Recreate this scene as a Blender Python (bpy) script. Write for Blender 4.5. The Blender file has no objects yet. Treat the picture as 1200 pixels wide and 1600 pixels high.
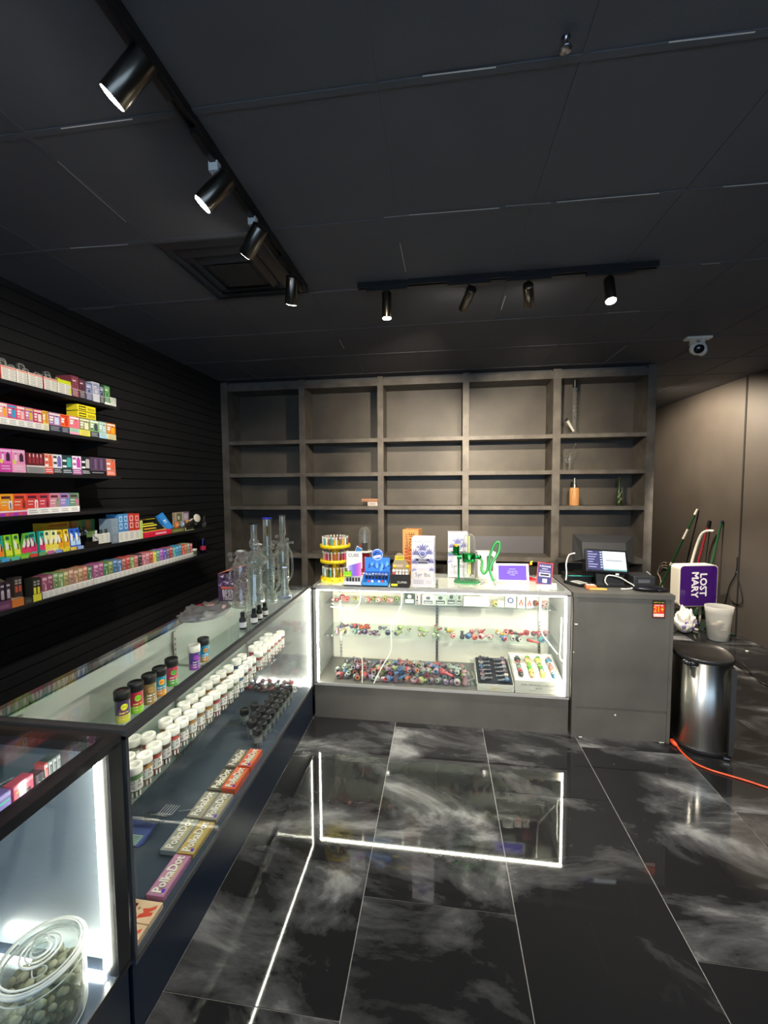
import bpy, bmesh, math, random
from mathutils import Vector, Matrix
SC = bpy.context.scene
COL = SC.collection
PI = math.pi
rnd = random.Random(7)

# ------------------------------------------------------------------ camera
F_PX = 642.83
YAW, PITCH, ROLL = -0.1351, -0.0603, -0.0063
CAM = Vector((0.9087, -2.8383, 1.6894))
_f = Vector((math.sin(YAW)*math.cos(PITCH), math.cos(YAW)*math.cos(PITCH), math.sin(PITCH)))
_r0 = Vector((math.cos(YAW), -math.sin(YAW), 0)); _u0 = _r0.cross(_f)
_r = math.cos(ROLL)*_r0 + math.sin(ROLL)*_u0; _u = -math.sin(ROLL)*_r0 + math.cos(ROLL)*_u0
cd = bpy.data.cameras.new('camera'); cam = bpy.data.objects.new('camera', cd); COL.objects.link(cam)
cam.matrix_world = Matrix(((_r.x, _u.x, -_f.x, CAM.x), (_r.y, _u.y, -_f.y, CAM.y), (_r.z, _u.z, -_f.z, CAM.z), (0, 0, 0, 1)))
cd.sensor_fit = 'HORIZONTAL'; cd.sensor_width = 36; cd.lens = 36*F_PX/1200; cd.clip_start = .02
SC.camera = cam

def at(px, py, ax, val):
    """point of the photograph's pixel (px, py) on the real plane ax = val"""
    d = _r*((px-600)/F_PX) + _u*(-(py-800)/F_PX) + _f
    i = 'xyz'.index(ax); t = (val-CAM[i])/d[i]
    return CAM + d*t

# ------------------------------------------------------------------ world, lights, exposure
W = bpy.data.worlds.new('world'); SC.world = W; W.use_nodes = True
W.node_tree.nodes['Background'].inputs[0].default_value = (.52, .70, 1, 1)
W.node_tree.nodes['Background'].inputs[1].default_value = .95
SC.view_settings.view_transform = 'Standard'; SC.view_settings.look = 'None'
SC.view_settings.exposure = 1.9; SC.view_settings.gamma = 1; SC.view_settings.use_curve_mapping = False
SC.cycles.transparent_max_bounces = 40; SC.cycles.max_bounces = 10
SC.cycles.diffuse_bounces = 4; SC.cycles.glossy_bounces = 5; SC.cycles.transmission_bounces = 10
SC.cycles.sample_clamp_indirect = 6; SC.cycles.caustics_reflective = False; SC.cycles.caustics_refractive = False
SC.cycles.use_denoising = True

def spot(loc, target, power, color=(1, .93, .82), size=70, blend=.5, radius=.03):
    l = bpy.data.lights.new('spot_beam', 'SPOT'); o = bpy.data.objects.new('spot_beam', l); COL.objects.link(o)
    l.energy = power; l.color = color; l.spot_size = math.radians(size); l.spot_blend = blend; l.shadow_soft_size = radius
    o.location = loc; o.rotation_euler = (Vector(target)-Vector(loc)).to_track_quat('-Z', 'Y').to_euler(); return o

# ------------------------------------------------------------------ materials
MATS = {}
def lin(c):
    if isinstance(c, str):
        c = [int(c[i:i+2], 16)/255 for i in (0, 2, 4)]
        c = [x/12.92 if x < .04045 else ((x+.055)/1.055)**2.4 for x in c]
    return (c[0], c[1], c[2])
def newmat(n):
    m = bpy.data.materials.new(n); m.use_nodes = True; MATS[n] = m
    nt = m.node_tree; return m, nt, nt.nodes['Principled BSDF'], nt.nodes, nt.links
def attrmat(n, rough, metal=0., coat=0., spec=.5, bump=0.):
    m, nt, b, N, L = newmat(n)
    a = N.new('ShaderNodeAttribute'); a.attribute_name = 'Col'; L.new(a.outputs['Color'], b.inputs['Base Color'])
    b.inputs['Roughness'].default_value = rough; b.inputs['Metallic'].default_value = metal
    b.inputs['Coat Weight'].default_value = coat; b.inputs['Specular IOR Level'].default_value = spec
    if bump:
        t = N.new('ShaderNodeTexNoise'); t.inputs['Scale'].default_value = 60; t.inputs['Detail'].default_value = 3
        tc = N.new('ShaderNodeTexCoord'); L.new(tc.outputs['Object'], t.inputs['Vector'])
        bp = N.new('ShaderNodeBump'); bp.inputs['Strength'].default_value = bump; bp.inputs['Distance'].default_value = .003
        L.new(t.outputs['Fac'], bp.inputs['Height']); L.new(bp.outputs['Normal'], b.inputs['Normal'])
    return m
attrmat('card', .5); attrmat('gloss', .12, coat=.4); attrmat('matte', .85, spec=.3); attrmat('satin', .35)
attrmat('metal', .28, metal=1.); attrmat('plastic_film', .25, coat=.6, bump=.6)

def emitmat(n, col, s):
    m, nt, b, N, L = newmat(n)
    b.inputs['Base Color'].default_value = (*lin(col), 1); b.inputs['Emission Color'].default_value = (*lin(col), 1)
    b.inputs['Emission Strength'].default_value = s; return m
emitmat('led', (1, .96, .80), 33.)
emitmat('led_soft', (1, .98, .86), 9.)
emitmat('lamp_face', (1, .95, .85), 20.)
m, nt, b, N, L = newmat('screen')
a = N.new('ShaderNodeAttribute'); a.attribute_name = 'Col'
L.new(a.outputs['Color'], b.inputs['Emission Color']); b.inputs['Base Color'].default_value = (.01, .01, .01, 1)
b.inputs['Emission Strength'].default_value = 1.15; b.inputs['Roughness'].default_value = .5; b.inputs['Specular IOR Level'].default_value = .15

def panemat(n, tint=(.93, .97, .95), refl=1., rough=0.):
    """architectural pane: clear transmission plus fresnel reflection"""
    m = bpy.data.materials.new(n); m.use_nodes = True; MATS[n] = m; nt = m.node_tree; N = nt.nodes; L = nt.links
    N.remove(N['Principled BSDF']); out = N['Material Output']
    t = N.new('ShaderNodeBsdfTransparent'); t.inputs[0].default_value = (*tint, 1)
    g = N.new('ShaderNodeBsdfGlossy'); g.inputs['Roughness'].default_value = rough; g.inputs[0].default_value = (refl, refl, refl, 1)
    lw = N.new('ShaderNodeLayerWeight'); lw.inputs[0].default_value = .5
    pw = N.new('ShaderNodeMath'); pw.operation = 'POWER'; L.new(lw.outputs['Facing'], pw.inputs[0]); pw.inputs[1].default_value = 4.5
    ml = N.new('ShaderNodeMath'); ml.operation = 'MULTIPLY_ADD'; L.new(pw.outputs[0], ml.inputs[0]); ml.inputs[1].default_value = .55; ml.inputs[2].default_value = .035
    mx = N.new('ShaderNodeMixShader'); L.new(ml.outputs[0], mx.inputs[0]); L.new(t.outputs[0], mx.inputs[1]); L.new(g.outputs[0], mx.inputs[2])
    L.new(mx.outputs[0], out.inputs[0]); return m
panemat('pane', (.965, .985, .975), .85)
panemat('shelf_glass', (.94, .975, .96), .55)

def tubemat(n, base):
    """thin clear ware tinted by the Col attribute: bright rims where the wall is seen edge on"""
    m = bpy.data.materials.new(n); m.use_nodes = True; MATS[n] = m; nt = m.node_tree; N = nt.nodes; L = nt.links
    N.remove(N['Principled BSDF']); out = N['Material Output']
    a = N.new('ShaderNodeAttribute'); a.attribute_name = 'Col'
    t = N.new('ShaderNodeBsdfTransparent'); L.new(a.outputs['Color'], t.inputs[0])
    g = N.new('ShaderNodeBsdfGlossy'); g.inputs['Roughness'].default_value = .04
    tr = N.new('ShaderNodeBsdfTranslucent'); tr.inputs[0].default_value = (.95, .97, .93, 1)
    df = N.new('ShaderNodeBsdfDiffuse'); df.inputs[0].default_value = (.95, .95, .92, 1)
    dt = N.new('ShaderNodeMixShader'); dt.inputs[0].default_value = .5; L.new(tr.outputs[0], dt.inputs[1]); L.new(df.outputs[0], dt.inputs[2])
    ad = N.new('ShaderNodeMixShader'); ad.inputs[0].default_value = .5 if base < .2 else .78; L.new(g.outputs[0], ad.inputs[1]); L.new(dt.outputs[0], ad.inputs[2])
    lw = N.new('ShaderNodeLayerWeight'); lw.inputs[0].default_value = .5
    pw = N.new('ShaderNodeMath'); pw.operation = 'POWER'; L.new(lw.outputs['Facing'], pw.inputs[0]); pw.inputs[1].default_value = 2.2
    ml = N.new('ShaderNodeMath'); ml.operation = 'MULTIPLY_ADD'; L.new(pw.outputs[0], ml.inputs[0]); ml.inputs[1].default_value = .9-base; ml.inputs[2].default_value = base
    mx = N.new('ShaderNodeMixShader'); L.new(ml.outputs[0], mx.inputs[0]); L.new(t.outputs[0], mx.inputs[1]); L.new(ad.outputs[0], mx.inputs[2])
    L.new(mx.outputs[0], out.inputs[0]); return m
tubemat('tube_glass', .07)
tubemat('bong_glass', .17)
tubemat('jar_glass', .10)
attrmat('ware_rim', .15, coat=.5)
m, nt, b, N, L = newmat('solid_glass')
b.inputs['Transmission Weight'].default_value = 1; b.inputs['Roughness'].default_value = .01; b.inputs['IOR'].default_value = 1.45
b.inputs['Base Color'].default_value = (.97, 1, .99, 1)
m, nt, b, N, L = newmat('frosted')
b.inputs['Base Color'].default_value = (.88, .88, .84, 1); b.inputs['Roughness'].default_value = .5
b.inputs['Transmission Weight'].default_value = .68; b.inputs['IOR'].default_value = 1.06

# black polished marble tile: pale clouds and veins, shifted per tile
m, nt, b, N, L = newmat('marble_tile')
tc = N.new('ShaderNodeTexCoord'); a = N.new('ShaderNodeAttribute'); a.attribute_name = 'Col'
sc_ = N.new('ShaderNodeVectorMath'); sc_.operation = 'SCALE'; sc_.inputs['Scale'].default_value = 40; L.new(a.outputs['Color'], sc_.inputs[0])
ad = N.new('ShaderNodeVectorMath'); ad.operation = 'ADD'; L.new(tc.outputs['Object'], ad.inputs[0]); L.new(sc_.outputs[0], ad.inputs[1])
mp = N.new('ShaderNodeMapping'); mp.inputs['Rotation'].default_value = (0, 0, .7); mp.inputs['Scale'].default_value = (1, 2.2, 1); L.new(ad.outputs[0], mp.inputs[0])
n1 = N.new('ShaderNodeTexNoise'); n1.inputs['Scale'].default_value = 1.3; n1.inputs['Detail'].default_value = 9; n1.inputs['Roughness'].default_value = .62; n1.inputs['Distortion'].default_value = .45
L.new(mp.outputs[0], n1.inputs['Vector'])
r1 = N.new('ShaderNodeValToRGB'); e = r1.color_ramp.elements
e[0].position = .49; e[0].color = (.013, .013, .014, 1); e[1].position = .78; e[1].color = (.42, .42, .42, 1)
x = e.new(.58); x.color = (.062, .063, .065, 1)
L.new(n1.outputs['Fac'], r1.inputs[0])
n2 = N.new('ShaderNodeTexNoise'); n2.inputs['Scale'].default_value = 2.2; n2.inputs['Detail'].default_value = 6; n2.inputs['Distortion'].default_value = 2.5
L.new(mp.outputs[0], n2.inputs['Vector'])
r2 = N.new('ShaderNodeValToRGB'); e = r2.color_ramp.elements
e[0].position = .485; e[0].color = (0, 0, 0, 1); e[1].position = .515; e[1].color = (0, 0, 0, 1); x = e.new(.5); x.color = (.0, .0, .0, 1)
L.new(n2.outputs['Fac'], r2.inputs[0])
mm = N.new('ShaderNodeMix'); mm.data_type = 'RGBA'; mm.blend_type = 'ADD'; mm.inputs[0].default_value = 1
L.new(r1.outputs[0], mm.inputs[6]); L.new(r2.outputs[0], mm.inputs[7]); L.new(mm.outputs[2], b.inputs['Base Color'])
b.inputs['Roughness'].default_value = .035; b.inputs['Specular IOR Level'].default_value = .55

def paint(n, c0, c1, rough, scale=3., bump=.15, fine=60):
    m, nt, b, N, L = newmat(n)
    tc = N.new('ShaderNodeTexCoord'); t = N.new('ShaderNodeTexNoise'); t.inputs['Scale'].default_value = scale; t.inputs['Detail'].default_value = 8
    L.new(tc.outputs['Object'], t.inputs['Vector'])
    r = N.new('ShaderNodeValToRGB'); r.color_ramp.elements[0].position = .3; r.color_ramp.elements[1].position = .72
    r.color_ramp.elements[0].color = (*lin(c0), 1); r.color_ramp.elements[1].color = (*lin(c1), 1)
    L.new(t.outputs['Fac'], r.inputs[0]); L.new(r.outputs[0], b.inputs['Base Color']); b.inputs['Roughness'].default_value = rough
    t2 = N.new('ShaderNodeTexNoise'); t2.inputs['Scale'].default_value = fine; t2.inputs['Detail'].default_value = 2; L.new(tc.outputs['Object'], t2.inputs['Vector'])
    bp = N.new('ShaderNodeBump'); bp.inputs['Strength'].default_value = bump; bp.inputs['Distance'].default_value = .004
    L.new(t2.outputs['Fac'], bp.inputs['Height']); L.new(bp.outputs['Normal'], b.inputs['Normal']); return m
paint('ceiling_paint', (.086, .087, .094), (.098, .099, .106), .75, 2, .18, 150)
paint('wall_paint', (.050, .042, .035), (.062, .053, .045), .6, 2.2, .15, 40)
paint('slat_paint', (.010, .010, .011), (.013, .013, .014), .6, 3, .1, 60)
paint('bookcase_paint', (.070, .061, .050), (.150, .134, .112), .5, 7, .12, 60)
paint('bookcase_back', (.050, .043, .034), (.098, .086, .068), .5, 2.6, .10, 30)
paint('counter_paint', (.080, .076, .067), (.118, .112, .098), .5, 3.5, .12, 60)
paint('base_navy', (.009, .016, .030), (.011, .019, .035), .3, 3, .05, 60)
paint('deck_board', (.040, .057, .090), (.050, .068, .102), .22, 3, .03, 60)
paint('interior_panel', (.66, .63, .55), (.74, .71, .63), .38, 1.5, .03, 20)
paint('deck_grey', (.10, .095, .085), (.13, .125, .115), .3, 4, .03, 60)
paint('pale_panel', (.46, .51, .47), (.52, .57, .53), .3, 1.5, .03, 20)
paint('grey_panel', (.32, .33, .33), (.38, .39, .39), .3, 1.5, .03, 20)
paint('dark_panel', (.21, .25, .29), (.26, .30, .34), .3, 1.5, .03, 20)
paint('alu_grey', (.30, .30, .29), (.36, .36, .35), .35, 4, .03, 60)
paint('alu_dark', (.060, .062, .066), (.072, .074, .078), .35, 4, .03, 60)
paint('frame_black', (.016, .016, .018), (.022, .022, .024), .3, 4, .03, 60)
# brushed steel
m, nt, b, N, L = newmat('brushed_steel')
tc = N.new('ShaderNodeTexCoord'); mp = N.new('ShaderNodeMapping'); mp.inputs['Scale'].default_value = (120, 120, 1.5); L.new(tc.outputs['Object'], mp.inputs[0])
t = N.new('ShaderNodeTexNoise'); t.inputs['Scale'].default_value = 3; L.new(mp.outputs[0], t.inputs['Vector'])
r = N.new('ShaderNodeValToRGB'); r.color_ramp.elements[0].color = (.50, .48, .42, 1); r.color_ramp.elements[1].color = (.78, .76, .68, 1)
L.new(t.outputs['Fac'], r.inputs[0]); L.new(r.outputs[0], b.inputs['Base Color']); b.inputs['Metallic'].default_value = 1; b.inputs['Roughness'].default_value = .30
b.inputs['Anisotropic'].default_value = .9; b.inputs['Anisotropic Rotation'].default_value = .25
tg = N.new('ShaderNodeTangent'); tg.direction_type = 'RADIAL'; tg.axis = 'Z'; L.new(tg.outputs[0], b.inputs['Tangent'])

# ------------------------------------------------------------------ mesh builder
_TXT = {}
def text_geo(s):
    if s not in _TXT:
        cu = bpy.data.curves.new('t', 'FONT'); cu.body = s; cu.align_x = 'CENTER'; cu.align_y = 'CENTER'; cu.resolution_u = 2
        o = bpy.data.objects.new('t', cu); COL.objects.link(o)
        dg = bpy.context.evaluated_depsgraph_get(); dg.update(); me = bpy.data.meshes.new_from_object(o.evaluated_get(dg))
        _TXT[s] = ([v.co.copy() for v in me.vertices], [tuple(p.vertices) for p in me.polygons])
        bpy.data.objects.remove(o); bpy.data.curves.remove(cu); bpy.data.meshes.remove(me)
    return _TXT[s]

class MB:
    def __init__(s, mat='card', col='808080'):
        s.v = []; s.f = []; s.fm = []; s.fc = []; s.fs = []; s.M = Matrix(); s.mat = mat; s.col = col; s.mats = []
    def add(s, vs, fs, mat=None, col=None, smooth=False):
        mat = mat or s.mat; col = lin(col if col is not None else s.col)
        if mat not in s.mats: s.mats.append(mat)
        k = s.mats.index(mat); n = len(s.v)
        s.v += [s.M @ Vector(v) for v in vs]
        for f in fs:
            s.f.append([n+i for i in f]); s.fm.append(k); s.fc.append(col); s.fs.append(smooth)
        return s
    def box(s, x0, y0, z0, x1, y1, z1, mat=None, col=None):
        x0, x1 = min(x0, x1), max(x0, x1); y0, y1 = min(y0, y1), max(y0, y1); z0, z1 = min(z0, z1), max(z0, z1)
        v = [(x0, y0, z0), (x1, y0, z0), (x1, y1, z0), (x0, y1, z0), (x0, y0, z1), (x1, y0, z1), (x1, y1, z1), (x0, y1, z1)]
        return s.add(v, [(0, 3, 2, 1), (4, 5, 6, 7), (0, 1, 5, 4), (1, 2, 6, 5), (2, 3, 7, 6), (3, 0, 4, 7)], mat, col)
    def bev(s, x0, y0, z0, x1, y1, z1, r, mat=None, col=None, seg=2):
        bm = bmesh.new(); bmesh.ops.create_cube(bm, size=1)
        for v in bm.verts: v.co = Vector(((x0+x1)/2+v.co.x*(x1-x0), (y0+y1)/2+v.co.y*(y1-y0), (z0+z1)/2+v.co.z*(z1-z0)))
        bmesh.ops.bevel(bm, geom=bm.edges[:], offset=r, segments=seg, affect='EDGES', profile=.5)
        bm.verts.index_update(); s.add([v.co.copy() for v in bm.verts], [[v.index for v in f.verts] for f in bm.faces], mat, col, False); bm.free(); return s
    def quad(s, pts, mat=None, col=None): return s.add(pts, [tuple(range(len(pts)))], mat, col)
    def prism(s, pts, d, mat=None, col=None):
        """outline pts (3D, planar) extruded along vector d"""
        n = len(pts); d = Vector(d); a = [Vector(p) for p in pts]; b_ = [p+d for p in a]
        fs = [tuple(range(n))[::-1], tuple(range(n, 2*n))]+[(i, (i+1) % n, n+(i+1) % n, n+i) for i in range(n)]
        return s.add(a+b_, fs, mat, col)
    def cyl(s, p0, p1, r0, r1=None, n=16, mat=None, col=None, caps=True, smooth=True):
        p0, p1 = Vector(p0), Vector(p1); r1 = r0 if r1 is None else r1; d = (p1-p0).normalized()
        u = d.orthogonal().normalized(); w = d.cross(u)
        A = [p0+(u*math.cos(2*PI*i/n)+w*math.sin(2*PI*i/n))*r0 for i in range(n)]
        B = [p1+(u*math.cos(2*PI*i/n)+w*math.sin(2*PI*i/n))*r1 for i in range(n)]
        s.add(A+B, [(i, (i+1) % n, n+(i+1) % n, n+i) for i in range(n)], mat, col, smooth)
        if caps: s.add(A, [tuple(range(n))[::-1]], mat, col); s.add(B, [tuple(range(n))], mat, col)
        return s
    def lathe(s, prof, c=(0, 0, 0), n=20, mat=None, col=None, sx=1, sy=1, smooth=True, axis=None):
        c = Vector(c); vs = []; fs = []
        Mx = Matrix() if axis is None else Vector(axis).to_track_quat('Z', 'Y').to_matrix().to_4x4()
        for r, z in prof:
            for i in range(n): vs.append(c + (Mx @ Vector((r*math.cos(2*PI*i/n)*sx, r*math.sin(2*PI*i/n)*sy, z))))
        for j in range(len(prof)-1):
            for i in range(n):
                a = j*n+i; b_ = j*n+(i+1) % n; fs.append((a, b_, b_+n, a+n))
        if prof[0][0] > 1e-6: fs.append(tuple(range(n))[::-1])
        if prof[-1][0] > 1e-6: k = (len(prof)-1)*n; fs.append(tuple(range(k, k+n)))
        return s.add(vs, fs, mat, col, smooth)
    def shell(s, prof, c=(0, 0, 0), n=20, mat=None, col=None, axis=None):
        """open lathe surface without caps"""
        c = Vector(c); vs = []; fs = []
        Mx = Matrix() if axis is None else Vector(axis).to_track_quat('Z', 'Y').to_matrix().to_4x4()
        for r, z in prof:
            for i in range(n): vs.append(c + (Mx @ Vector((r*math.cos(2*PI*i/n), r*math.sin(2*PI*i/n), z))))
        for j in range(len(prof)-1):
            for i in range(n):
                a = j*n+i; b_ = j*n+(i+1) % n; fs.append((a, b_, b_+n, a+n))
        return s.add(vs, fs, mat, col, True)
    def ell(s, c, r, mat=None, col=None, n=12, m=8, axis=None):
        if not hasattr(r, '__len__'): r = (r, r, r)
        pr = [(math.sin(PI*j/m), -math.cos(PI*j/m)) for j in range(m+1)]
        vs = []; fs = []; c = Vector(c); Mx = Matrix() if axis is None else Vector(axis).to_track_quat('Z', 'Y').to_matrix().to_4x4()
        for a, z in pr:
            for i in range(n): vs.append(c+(Mx @ Vector((a*math.cos(2*PI*i/n)*r[0], a*math.sin(2*PI*i/n)*r[1], z*r[2]))))
        for j in range(m):
            for i in range(n): fs.append((j*n+i, j*n+(i+1) % n, (j+1)*n+(i+1) % n, (j+1)*n+i))
        return s.add(vs, fs, mat, col, True)
    def tube(s, pts, r, n=8, mat=None, col=None, closed=False):
        pts = [Vector(p) for p in pts]; m = len(pts); vs = []; fs = []; up = None
        rr = r if hasattr(r, '__len__') else [r]*m
        for k, p in enumerate(pts):
            a = pts[k-1] if (k > 0 or closed) else p; b_ = pts[(k+1) % m] if (k < m-1 or closed) else p
            d = (b_-a).normalized()
            if up is None: up = d.orthogonal().normalized()
            up = (up-d*up.dot(d)); up = up.normalized() if up.length > 1e-6 else d.orthogonal().normalized(); w = d.cross(up)
            for i in range(n): vs.append(p+(up*math.cos(2*PI*i/n)+w*math.sin(2*PI*i/n))*rr[k])
        for k in range(m if closed else m-1):
            for i in range(n):
                a = k*n+i; b_ = k*n+(i+1) % n; q = ((k+1) % m)*n
                fs.append((a, b_, q+(i+1) % n, q+i))
        if not closed: fs += [tuple(range(n))[::-1], tuple(range((m-1)*n, m*n))]
        return s.add(vs, fs, mat, col, True)
    def ring(s, c, R, r, axis=(0, 0, 1), n=20, k=8, mat=None, col=None):
        q = Vector(axis).to_track_quat('Z', 'Y'); c = Vector(c)
        return s.tube([c+q @ Vector((R*math.cos(2*PI*i/n), R*math.sin(2*PI*i/n), 0)) for i in range(n)], r, k, mat, col, True)
    def text(s, t, size, o, right, up, mat=None, col=None, sx=1., maxw=None):
        """flat lettering centred on o, reading along right"""
        vs, fs = text_geo(t); o, right, up = Vector(o), Vector(right).normalized(), Vector(up).normalized()
        if maxw:
            w = max(v.x for v in vs)-min(v.x for v in vs)
            if w*size*sx > maxw: sx = maxw/(w*size)
        return s.add([o+right*v.x*size*sx+up*v.y*size for v in vs], fs, mat, col)
    def build(s, name, parent=None, loc=None, rotz=0.):
        me = bpy.data.meshes.new(name); me.from_pydata([tuple(v) for v in s.v], [], s.f)
        for k in s.mats: me.materials.append(MATS[k])
        me.polygons.foreach_set('material_index', s.fm); me.polygons.foreach_set('use_smooth', s.fs)
        at_ = me.color_attributes.new('Col', 'FLOAT_COLOR', 'CORNER'); buf = []
        for p, c in zip(me.polygons, s.fc): buf += [c[0], c[1], c[2], 1.]*p.loop_total
        at_.data.foreach_set('color', buf); me.update()
        o = bpy.data.objects.new(name, me); COL.objects.link(o)
        if parent: o.parent = parent
        if loc is not None: o.location = loc
        if rotz: o.rotation_euler = (0, 0, rotz)
        return o

def smooth_pts(pts, k=6):
    P = [Vector(p) for p in pts]; out = []
    for i in range(len(P)-1):
        p0 = P[max(i-1, 0)]; p1 = P[i]; p2 = P[i+1]; p3 = P[min(i+2, len(P)-1)]
        for j in range(k):
            t = j/k
            out.append(.5*((2*p1)+(p2-p0)*t+(2*p0-5*p1+4*p2-p3)*t*t+(3*p1-p0-3*p2+p3)*t**3))
    out.append(P[-1]); return out

def tag(o, label, cat, group=None):
    o['label'] = label; o['category'] = cat
    if group: o['group'] = group
    return o
def thing(name, label, cat, loc=(0, 0, 0), rotz=0., group=None):
    o = bpy.data.objects.new(name, None); o.empty_display_size = .05; COL.objects.link(o); o.location = loc; o.rotation_euler = (0, 0, rotz)
    return tag(o, label, cat, group)
def struct(o): o['kind'] = 'structure'; return o
def dup(root, loc, rotz, label, group=None, scale=None):
    r = root.copy(); COL.objects.link(r); r.location = loc; r.rotation_euler = (0, 0, rotz); r['label'] = label
    if group: r['group'] = group
    if scale: r.scale = (scale,)*3
    for ch in list(root.children):
        c = ch.copy(); COL.objects.link(c); c.parent = r
        for g in ch.children:
            d = g.copy(); COL.objects.link(d); d.parent = c
    return r
ORD = ('first second third fourth fifth sixth seventh eighth ninth tenth eleventh twelfth thirteenth fourteenth fifteenth sixteenth '
       'seventeenth eighteenth nineteenth twentieth').split()
for _t, _n in (('twenty', 'first second third fourth fifth sixth seventh eighth ninth'), ('thirty', 'first second third fourth fifth sixth seventh eighth ninth')):
    ORD += [_t+'-'+w for w in _n.split()] + (['thirtieth'] if _t == 'twenty' else ['fortieth'])
# ------------------------------------------------------------------ room shell
XL, XR, YB, YF, YA, HC = -1.53, 4.25, 1.85, -5.2, 4.6, 2.88
# floor: slab plus large format tiles, staggered as laid, fine pale grout showing in the gaps
f = MB('matte', (.30, .30, .29)); f.box(XL-.2, YF-.2, -.2, XR+.2, YA+.2, -.003)
T = .61; XG = -.012
offs = {0: -.445, 1: -.04, 2: -.588, 3: -.118, 4: -.582}
for k in range(-3, 8):
    o_ = offs.get(k, -.118 if k % 2 else -.582)
    x0 = max(XL, XG+T*k); x1 = min(XR, XG+T*(k+1))
    if x1-x0 < .02: continue
    y = o_-1.22*5
    while y < YA:
        y0, y1 = max(YF, y), min(YA, y+1.22)
        if y1-y0 > .02:
            g = .0019
            f.box(x0+g, y0+g, -.012, x1-g, y1-g, 0, 'marble_tile', (rnd.random(), rnd.random(), rnd.random()))
        y += 1.22
struct(f.build('floor'))
# ceiling: painted lay-in panels on a painted grid, pale slivers for paint wear and painted-in light glints
c = MB('ceiling_paint'); c.box(XL-.2, YF-.2, HC, XR+.2, YA+.2, HC+.2)
gx = [.713+.593*k for k in range(-4, 7)]; gy = [-1.556+.61*k for k in range(-6, 8)]
for x in gx:
    if XL+.02 < x < XR-.02: c.box(x-.011, YF, HC-.003, x+.011, YA, HC)
for y in gy:
    if y < YA-.02: c.box(XL, y-.011, HC-.004, XR, y+.011, HC)
worn_glints = [((95, 201), (207, 186)), ((640, 336), (780, 325)), ((870, 316), (1030, 302)), ((1130, 292), (1200, 286)), ((660, 119), (775, 105)),
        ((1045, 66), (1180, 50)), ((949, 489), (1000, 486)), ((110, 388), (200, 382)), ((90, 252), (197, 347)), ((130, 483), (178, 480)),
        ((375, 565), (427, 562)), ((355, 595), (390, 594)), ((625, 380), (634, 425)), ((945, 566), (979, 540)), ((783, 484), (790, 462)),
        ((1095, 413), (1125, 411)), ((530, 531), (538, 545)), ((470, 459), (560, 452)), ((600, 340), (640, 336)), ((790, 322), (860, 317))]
for i, (a_, b_) in enumerate(worn_glints):
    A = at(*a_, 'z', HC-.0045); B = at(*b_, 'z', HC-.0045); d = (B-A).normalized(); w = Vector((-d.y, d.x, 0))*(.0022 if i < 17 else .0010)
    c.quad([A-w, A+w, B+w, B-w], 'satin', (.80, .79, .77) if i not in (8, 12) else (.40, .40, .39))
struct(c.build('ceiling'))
# left wall: horizontal slat panelling with real grooves
w = MB('slat_paint'); w.box(XL-.12, YF, 0, XL-.012, YB+.1, HC)
z = .02
while z < HC-.02:
    w.box(XL-.012, YF, z, XL, YB+.1, min(z+.068, HC)); z += .0762
struct(w.build('wall_left'))
w = MB('wall_paint'); w.box(XL, YB, 0, 3.02, YB+.1, HC); struct(w.build('wall_back'))
w = MB('wall_paint'); w.box(3.02, YA, 0, XR, YA+.1, HC); w.box(3.0, YB+.1, 0, 3.02, YA, HC); struct(w.build('wall_alcove'))
w = MB('wall_paint'); w.box(XR, YF, 0, XR+.1, YA+.1, HC); struct(w.build('wall_right'))
sx_ = at(1160, 760, 'x', XR-.003).y
t_ = MB('matte', (.012, .011, .010)); t_.box(XR-.004, sx_-.012, 0, XR, sx_+.012, HC); struct(t_.build('trim_1'))
# shop front behind the viewer: a wall with an added window letting in bluish fill light
w = MB('wall_paint'); w.box(XL, YF-.1, 0, XR, YF, .5); w.box(XL, YF-.1, 2.5, XR, YF, HC); w.box(XL, YF-.1, .5, -.9, YF, 2.5); w.box(3.6, YF-.1, .5, XR, YF, 2.5)
struct(w.build('wall_front'))
wi = MB('frame_black'); wi.box(-.9, YF-.08, .5, 3.6, YF-.02, .55); wi.box(-.9, YF-.08, 2.45, 3.6, YF-.02, 2.5); wi.box(-.9, YF-.08, .55, -.85, YF-.02, 2.45)
wi.box(3.55, YF-.08, .55, 3.6, YF-.02, 2.45); wi.box(1.32, YF-.08, .55, 1.38, YF-.02, 2.45); wi = struct(wi.build('fill_window_1'))
MB('pane').box(-.85, YF-.055, .55, 3.55, YF-.049, 2.45).build('pane', wi)

# ------------------------------------------------------------------ bookcase built across the back wall
BY = 1.55; bk = thing('bookcase', 'black built-in bookcase of open bays filling the back wall', 'bookcase', (.75, BY, 0))
off = Vector((-.75, -BY, 0))
def bpart(name, *b, mat='bookcase_paint'):
    q = MB(mat)
    for x in b: q.box(*x)
    o = q.build(name, bk); o.location = off; return o
ups = [(XL+.004, XL+.085), (-.620, -.552), (.248, .310), (1.142, 1.207), (2.038, 2.114), (2.920, 2.996)]
for a_, b_ in ups: bpart('upright', (a_, BY, 0, b_, YB-.012, 2.86))
bpart('back_panel', (XL+.004, YB-.012, 0, 2.996, YB-.001, 2.86), mat='bookcase_back')
bpart('top_rail', (XL+.085, BY+.004, 2.765, 2.92, YB-.012, 2.835))
for i in range(5):
    for z0, z1 in ((2.173, 2.213), (1.810, 1.851), (1.447, 1.487), (.905, .955), (.48, .52), (.0, .10)):
        bpart('shelf', (ups[i][1], BY+.003, z0, ups[i+1][0], YB-.012, z1))
bpart('top_filler', (XL+.085, BY+.03, 2.835, 2.92, YB-.012, 2.86), mat='ceiling_paint')
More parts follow.
